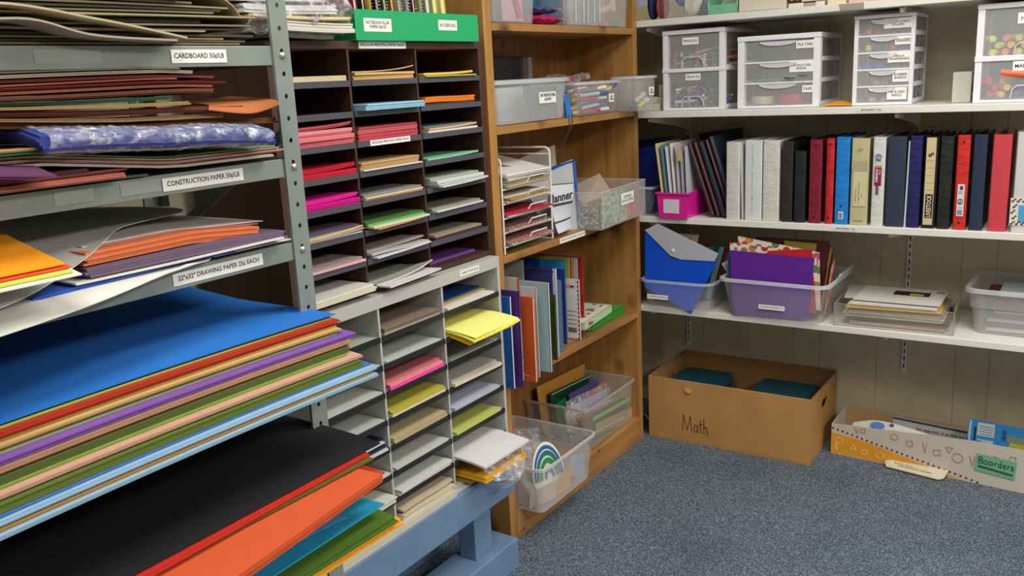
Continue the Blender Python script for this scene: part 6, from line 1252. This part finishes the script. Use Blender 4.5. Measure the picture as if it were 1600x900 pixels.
for i, (x0, x1, z0, z1, hx, lab) in enumerate(((-.978, -.925, 0, .016, 'd8d4cc', 'white small box right of the large carton'), (-.978, -.93, .017, .045, '4c2820', 'dark box with two orange dots'), (-.925, -.885, 0, .014, 'a89888', 'taupe small box on the topmost shelf'), (-.935, -.86, .018, .05, 'd0bcb4', 'pinkish carton stacked on the small boxes'), (-.885, -.855, 0, .016, 'dcd4c8', 'small cream box right of the taupe one'), (-.845, -.785, .0, .032, 'dcd4b4', 'cream soap-shaped box on the topmost shelf'), (-.775, -.70, 0, .022, 'd8b4a8', 'pale pink flat box under the pictures'))):
    q = build(MB().box(x0, x1, 3.245, 3.33, Z1s+z0, Z1s+z1), 'small_box', paper(hx), None, lab, 'box', bevel=.002)
    if i == 1:
        for x in (-.966, -.945): build(MB().loops([[(x+.007*k*math.cos(2*PI*j/12), 3.2445-.0006*(1-k), Z1s+.031+.007*k*math.sin(2*PI*j/12)) for j in range(12)] for k in (1, .5)]), 'orange_dot', mat('d88c20', .5), q)
card('tape_patch', 'clear tape patch on the front of the topmost shelf', 'tape', [(-.790, 3.1985, 1.67), (-.715, 3.1985, 1.67), (-.715, 3.1985, 1.690), (-.795, 3.1985, 1.690)], -.0004, mat('9c9484', .3), nrm=(0, -1, 0))

# ================================================================== CARDBOARD BOX ON THE FLOOR
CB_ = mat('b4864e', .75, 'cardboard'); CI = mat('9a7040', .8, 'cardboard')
bx0, bx1, by0, by1, bh = -1.525, -.855, 3.225, 3.605, .268; t = .005
cbx = thing('cardboard_box', 'large open cardboard box with Math written on its front', 'box', ((bx0+bx1)/2, (by0+by1)/2, 0))
build(MB().box(bx0, bx1, by0, by1, 0.0005, .006), 'base', CB_, cbx)
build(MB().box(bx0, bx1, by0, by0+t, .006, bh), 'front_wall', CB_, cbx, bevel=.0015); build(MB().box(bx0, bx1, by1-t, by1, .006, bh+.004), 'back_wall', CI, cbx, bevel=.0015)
def endwall(x, s):
    """end wall with a real hand hole"""
    mb = MB(); cy, cz = (by0+by1)/2+.01, bh*.72; ry, rz_ = .042, .020; n = 16; y0, y1, z0, z1 = by0+t+.0004, by1-t-.0004, .006, bh-.001
    hol = [(cy+ry*math.cos(2*PI*(j+.5)/n), cz+rz_*math.sin(2*PI*(j+.5)/n)) for j in range(n)]; out = []
    for j in range(n):
        a = 2*PI*(j+.5)/n; c_, s_ = math.cos(a), math.sin(a); k = min(((y1-cy) if c_ > 0 else (cy-y0))/abs(c_), ((z1-cz) if s_ > 0 else (cz-z0))/abs(s_)); out.append((cy+k*c_, cz+k*s_))
    cor = {}
    vs = [(x, *p) for p in hol]+[(x, *p) for p in out]+[(x+t*s, *p) for p in hol]+[(x+t*s, *p) for p in out]; fs = []
    for j in range(n):
        k = (j+1) % n; fs += [(j, n+j, n+k, k), (2*n+k, 3*n+k, 3*n+j, 2*n+j), (j, k, 2*n+k, 2*n+j)]
        p, q = out[j], out[k]
        if abs(p[0]-q[0]) > 1e-6 and abs(p[1]-q[1]) > 1e-6:      # fill the corner
            c = (p[0] if abs(p[0]-y0) < 1e-6 or abs(p[0]-y1) < 1e-6 else q[0], p[1] if abs(p[1]-z0) < 1e-6 or abs(p[1]-z1) < 1e-6 else q[1]); b0 = len(vs); vs += [(x, *c), (x+t*s, *c)]; fs += [(n+j, b0, n+k), (3*n+k, b0+1, 3*n+j)]
    return mb.add(vs, fs)
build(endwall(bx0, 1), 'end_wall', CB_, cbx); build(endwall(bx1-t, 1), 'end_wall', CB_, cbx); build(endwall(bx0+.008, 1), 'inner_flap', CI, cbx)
q = PY(1075, 610, by0)
build(MB().poly([(q.x-.018, by0-.0008, q.z+.012), (q.x+.018, by0-.0008, q.z+.010), (q.x+.016, by0-.006, q.z-.006), (q.x+.004, by0-.010, q.z-.009), (q.x-.014, by0-.005, q.z-.004)], (0, -.001, 0)), 'torn_flap', mat('b98a50', .7), cbx)
M_ = [[(0, 0), (.05, .95), (.1, 1.35), (.35, .7), (.6, .1), (.85, .8), (1.02, 1.3), (1.1, .7), (1.22, 0)], [(1.95, .55), (1.7, .65), (1.5, .4), (1.55, .1), (1.8, .0), (1.98, .3), (1.95, .6), (2.0, .05)], [(2.35, 1.1), (2.33, .5), (2.42, .0)], [(2.15, .72), (2.6, .78)], [(2.8, 1.3), (2.78, .6), (2.8, 0)], [(2.8, .4), (3.0, .62), (3.2, .4), (3.3, -.1)]]
a = PY(1067, 672, by0); strokes(cbx, [[(x_*1.12, y_*1.75) for x_, y_ in l_] for l_ in M_], (a.x, by0, a.z), Xp, Zp, .0295, .0011, mat('30281f', .7))
for (ax, ay), (bx_, by_) in (((1006, 645), (1037, 682)), ((1182, 672), (1208, 707))):
    a, b_ = PY(ax, ay, by0), PY(bx_, by_, by0); d_ = (b_-a).normalized()*0; n_ = Vector((0, 0, .0012)); build(MB().poly([a-n_, b_-n_, b_+n_, a+n_], (0, -.0004, 0)), 'crease', mat('c49a60', .7), cbx)
for i, (x0, x1, y0, y1, h) in enumerate(((-1.49, -1.27, 3.27, 3.56, .205), (-1.14, -.90, 3.27, 3.56, .205))):
    r = thing('storage_tote', '%s dark teal lidded tote inside the cardboard box' % ['left', 'right'][i], 'tote', ((x0+x1)/2, (y0+y1)/2, .007)); cx, cy = (x0+x1)/2, (y0+y1)/2; TT = WM[r.name]
    L = lambda s, z: [(x*s, y*s, z) for x, y in rr(x1-x0, y1-y0, .03)]
    build(MB(TT).loops([L(.92, 0), L(.97, h-.03)]), 'tub', mat('0f4450', .5), r, smooth=True); build(MB(TT).loops([L(1, h-.029), L(1, h-.008), L(.97, h), L(.5, h+.002)]), 'lid', mat('0f4c5c', .5), r, smooth=True)

# ================================================================== BOARDERS BOX
BW = mat('c8c0b4', .55); z_ = 0; lx0, lx1 = -.815, .02; yb0, yb1 = 3.385, 3.555; H0 = .125
bo = thing('border_box', 'long open box with orange wave and shapes, holding borders, labelled Boarders', 'box', ((lx0+lx1)/2, (yb0+yb1)/2, 0), -.075)
# turn about its left front corner
TT = Matrix.Translation((lx0, yb0, 0)) @ Matrix.Rotation(-.072, 4, 'Z'); bo.matrix_world = TT; bo.location = TT.to_translation(); bo.rotation_euler = TT.to_euler(); WM[bo.name] = TT
L_ = lx1-lx0; dp = .165; t = .003
hf = lambda x: H0+.035*min(1, x/.5)
build(MB(TT).box(0, L_, 0, dp, .0005, .004), 'base', BW, bo)
build(MB(TT).poly([(0, 0, .004), (L_, 0, .004), (L_, 0, hf(L_)), (.5, 0, hf(.5)), (0, 0, H0)][::-1], (0, t, 0)), 'front_wall', BW, bo)
build(MB(TT).poly([(0, dp-t, .004), (L_, dp-t, .004), (L_, dp-t, H0+.03), (0, dp-t, H0+.015)][::-1], (0, t, 0)), 'back_wall', mat('b89468', .7), bo)
build(MB(TT).poly([(0, t, .004), (0, dp-t, .004), (0, dp-t, H0+.015), (0, t, H0)], (t, 0, 0)), 'end_wall', BW, bo); build(MB(TT).poly([(L_-t, t, .004), (L_-t, dp-t, .004), (L_-t, dp-t, H0), (L_-t, t, H0)], (t, 0, 0)), 'end_wall', BW, bo)
top = lambda x: .088-.012*math.sin(x*9) if x < .12 else max(.004, .0775-.21*(x-.12)**1.0-.0)
wp = [(x*.02, top(x*.02)) for x in range(0, 25)]
mb = MB(TT)
for (xa, za), (xb, zb_) in zip(wp[:-1], wp[1:]): mb.poly([(xa, -.0006, .0045), (xb, -.0006, .0045), (xb, -.0006, max(.005, zb_)), (xa, -.0006, max(.005, za))][::1], (0, .0005, 0))
wave = build(mb, 'orange_wave', paper('e09c28'), bo)
mb = MB(TT)
for i in range(34):
    x = .006+.0185*i; z = (.106-.10*max(0, x-.02)*.35 if x < .2 else .0985-.215*(x-.2)) ; z = .108-.02*x/.1 if x < .1 else .088-.168*(x-.1)*1.15
    if z < .006: break
    mb.loops([[(x+.0045*k*math.cos(2*PI*j/10), -.0008-.0004*(1-k), z+.0045*k*math.sin(2*PI*j/10)) for j in range(10)] for k in (1, .7)])
build(mb, 'purple_dots', paper('7c2c58'), bo)
def shp(lines, hx, r_, nm, dy=0):
    for l_ in lines: shp1([l_], hx, r_, nm)
def shp1(lines, hx, r_, nm, dy=0): return strokes(bo, lines, TT @ Vector((0, -.0008-dy, 0)), TT.to_3x3() @ Xp, Zp, 1, r_, paper(hx), nm)
sq = lambda cx, cz, s, a=0: [(cx+s*math.cos(a+k*PI/2+PI/4), cz+s*math.sin(a+k*PI/2+PI/4)) for k in range(5)]
tri = lambda cx, cz, s, a=PI/2: [(cx+s*math.cos(a+k*2*PI/3), cz+s*math.sin(a+k*2*PI/3)) for k in range(4)]
shp([ring(.032, .058, .013, .014), tri(.085, .040, .014), sq(.128, .032, .012), ring(.185, .030, .014, .013), [(.018, .045), (.02, .02), (.024, .02), (.022, .045)]], 'f0d8a0', .0011, 'white_shape')
shp([sq(.12, .118, .011), [(.09, .125), (.098, .105), (.103, .125)], ring(.235, .118, .013, .011), sq(.29, .104, .014, .2), [(.335, .12), (.345, .08), (.35, .12)], sq(.385, .090, .015, .15), tri(.425, .112, .014, -PI/2), ring(.455, .085, .018, .017), [(.495, .10), (.505, .065), (.51, .10)], sq(.53, .078, .013), ring(.575, .10, .02, .018), sq(.63, .12, .012), tri(.72, .09, .016), ring(.78, .12, .015, .015)], 'b8946c', .0010, 'outline_shape')
gl = build(MB(TT).poly([(.512, -.0034, .052), (.640, -.0034, .044), (.643, -.0034, .112), (.516, -.0034, .118)][::1], (0, .0008, 0)), 'green_note', paper('70b08c'), bo, 'green note reading Boarders')
BO = [[(0, 0), (0, 1.2), (.5, 1.15), (.6, .85), (.35, .65), (0, .62), (.5, .55), (.68, .25), (.4, 0), (0, 0)], ring(1.1, .38, .3, .36), [(2.15, .7), (1.8, .75), (1.6, .4), (1.75, .05), (2.1, .3), (2.15, .72), (2.2, .05)], [(2.5, .7), (2.52, .05)], [(2.52, .45), (2.7, .7), (2.9, .68)], [(3.5, .65), (3.15, .6), (3.05, .25), (3.3, .0), (3.5, .3)], [(3.5, 1.3), (3.52, .02)], [(3.8, .38), (4.2, .42), (4.1, .7), (3.85, .6), (3.8, .2), (4.0, 0), (4.25, .1)], [(4.5, .7), (4.52, .05)], [(4.52, .45), (4.7, .7), (4.85, .66)], [(5.4, .65), (5.1, .68), (5.05, .45), (5.4, .3), (5.35, .05), (5.0, .02)], [(0, -.45), (5.3, -.7), (5.3, -.95), (0, -.65), (0, -.45)]]
strokes(gl, BO, TT @ Vector((.524, -.0034, .083)), TT.to_3x3() @ (Xp-Zp*.05), Zp, .0205, .0009, mat('1c2c24', .7))
text('learning resources for classrooms', bo, TT @ Vector((.11, -.0007, .014)), TT.to_3x3() @ Xp, Zp, .0, .0) if 0 else None
q = loft('border_strip', [[tuple(TT @ Vector((x, y, z))) for x, z in pts_] for y, pts_ in ((.05, ((.07, .125), (.16, .150), (.28, .142), (.40, .118), (.47, .10))), (.020, ((.06, .10), (.16, .118), (.28, .118), (.40, .10), (.46, .085))))], .0015, 'dcdcd4', 'bowed white border strip with coloured map shapes in the Boarders box', 'border strip')
def on_strip(lines, hx, r_, nm):
    mb = MB()
    for l in lines:
        pts_ = [TT @ Vector((x, .034-(z-.118)*-.9-.012, z+.010)) for x, z in l]; mb.poly([p+Vector((0, -.002, .002)) for p in pts_], Vector((0, -.0008, .0008)))
    return build(mb, nm, mt=paper(hx), parent=q)
on_strip([ring(.165, .128, .026, .010)[:-1]], '5c84cc', 1, 'blue_shape'); on_strip([[(.20, .112), (.26, .108), (.262, .120), (.225, .124)]], 'd8cc28', 1, 'yellow_shape'); on_strip([[(.30, .118), (.34, .100), (.345, .106), (.312, .126)]], 'c8cc70', 1, 'pencil_shape'); on_strip([ring(.385, .106, .010, .008)[:-1]], 'd84c28', 1, 'orange_shape'); on_strip([[(.205, .134), (.222, .132), (.22, .140), (.21, .140)]], '1c5c94', 1, 'teal_shape')
s2 = card('border_strip', 'alphabet border strip with a blue top line standing in the Boarders box', 'border strip', [TT @ Vector(p) for p in ((.20, .10, .03), (.62, .10, .03), (.62, .11, .148), (.20, .11, .158))], .002, paper('c0bcb8'))
build(MB().poly([TT @ Vector(p) for p in ((.20, .107, .148), (.62, .107, .138), (.62, .108, .146), (.20, .108, .156))], TT.to_3x3() @ Vector((0, -.001, 0))), 'blue_line', paper('1c4c6c'), s2)
text('Ff Gg Hh Ii Jj Kk Ll Mm Nn Oo Pp', s2, TT @ Vector((.44, .103, .125)), TT.to_3x3() @ Xp, Zp, .30, .010, off=.003); text('Kk Ll Mm Nn Oo Pp Qq', s2, TT @ Vector((.50, .100, .095)), TT.to_3x3() @ Xp, Zp, .20, .010, off=.003)
s3 = card('border_pack', 'shiny blue and yellow border pack sticking up out of the Boarders box', 'border pack', [TT @ Vector(p) for p in ((.475, .020, .10), (.82, .020, .08), (.82, .05, .215), (.475, .05, .225))], .004, mat('2c7cb8', .25), wav=.002)
def s3q(x0, x1, z0, z1, hx, nm, e_=.0035): f = lambda x, z: TT @ Vector((x, .020+(z-.10)*.24-e_, z)); return build(MB().poly([f(x0, z0), f(x1, z0), f(x1, z1), f(x0, z1)], TT.to_3x3() @ Vector((0, -.0006, 0))), nm, mat(hx, .3), s3)
s3q(.478, .485, .11, .222, 'a8b8c8', 'clear_edge'); a = s3q(.505, .56, .172, .218, 'b4bcc4', 'text_panel'); s3q(.508, .56, .125, .160, 'a8b4bc', 'text_panel'); s3q(.495, .502, .14, .20, '1c2430', 'dark_bar'); s3q(.61, .80, .10, .165, 'a8a430', 'yellow_field'); s3q(.60, .80, .165, .190, '6c8068', 'green_field'); s3q(.57, .61, .10, .14, '4c9c90', 'teal_field')
text('Kid-do', s3, TT @ Vector((.590, .020+.08*.24-.004, .185)), Zp, TT.to_3x3() @ -Xp, .05, .016, mat('103c6c', .4), off=.002)
for i in range(4): s3q(.512, .556, .178+.009*i, .1795+.009*i, '3c4850', 'print_line', .0045)
lf = thing('leaflet', 'crumpled cream leaflet lying on the carpet against the Boarders box', 'leaflet', tuple(PZ(1430, 738, 0)), -.13); T = WM[lf.name]
mb = MB(T); mb.poly([(-.112, .0, .010), (-.098, -.026, .006), (.090, -.032, .006), (.105, -.018, .010), (.108, .020, .024), (-.095, .034, .028)], (0, 0, .004)); pg_ = build(mb, 'cover', paper('d0c8b0'), lf)
build(MB(T).poly([(-.100, -.020, .001), (.088, -.027, .001), (.104, .018, .001), (-.095, .030, .001)], (0, 0, .005)), 'underside', paper('5c4c44'), lf)
text('THIS PACK CONTAINS\nborder strips to trim boards\nand classroom displays', pg_, T @ Vector((0, 0, .0185)), T.to_3x3() @ Xp, T.to_3x3() @ Vector((0, .95, .3)), .15, .034, mat('5c5448', .7), off=.0015)
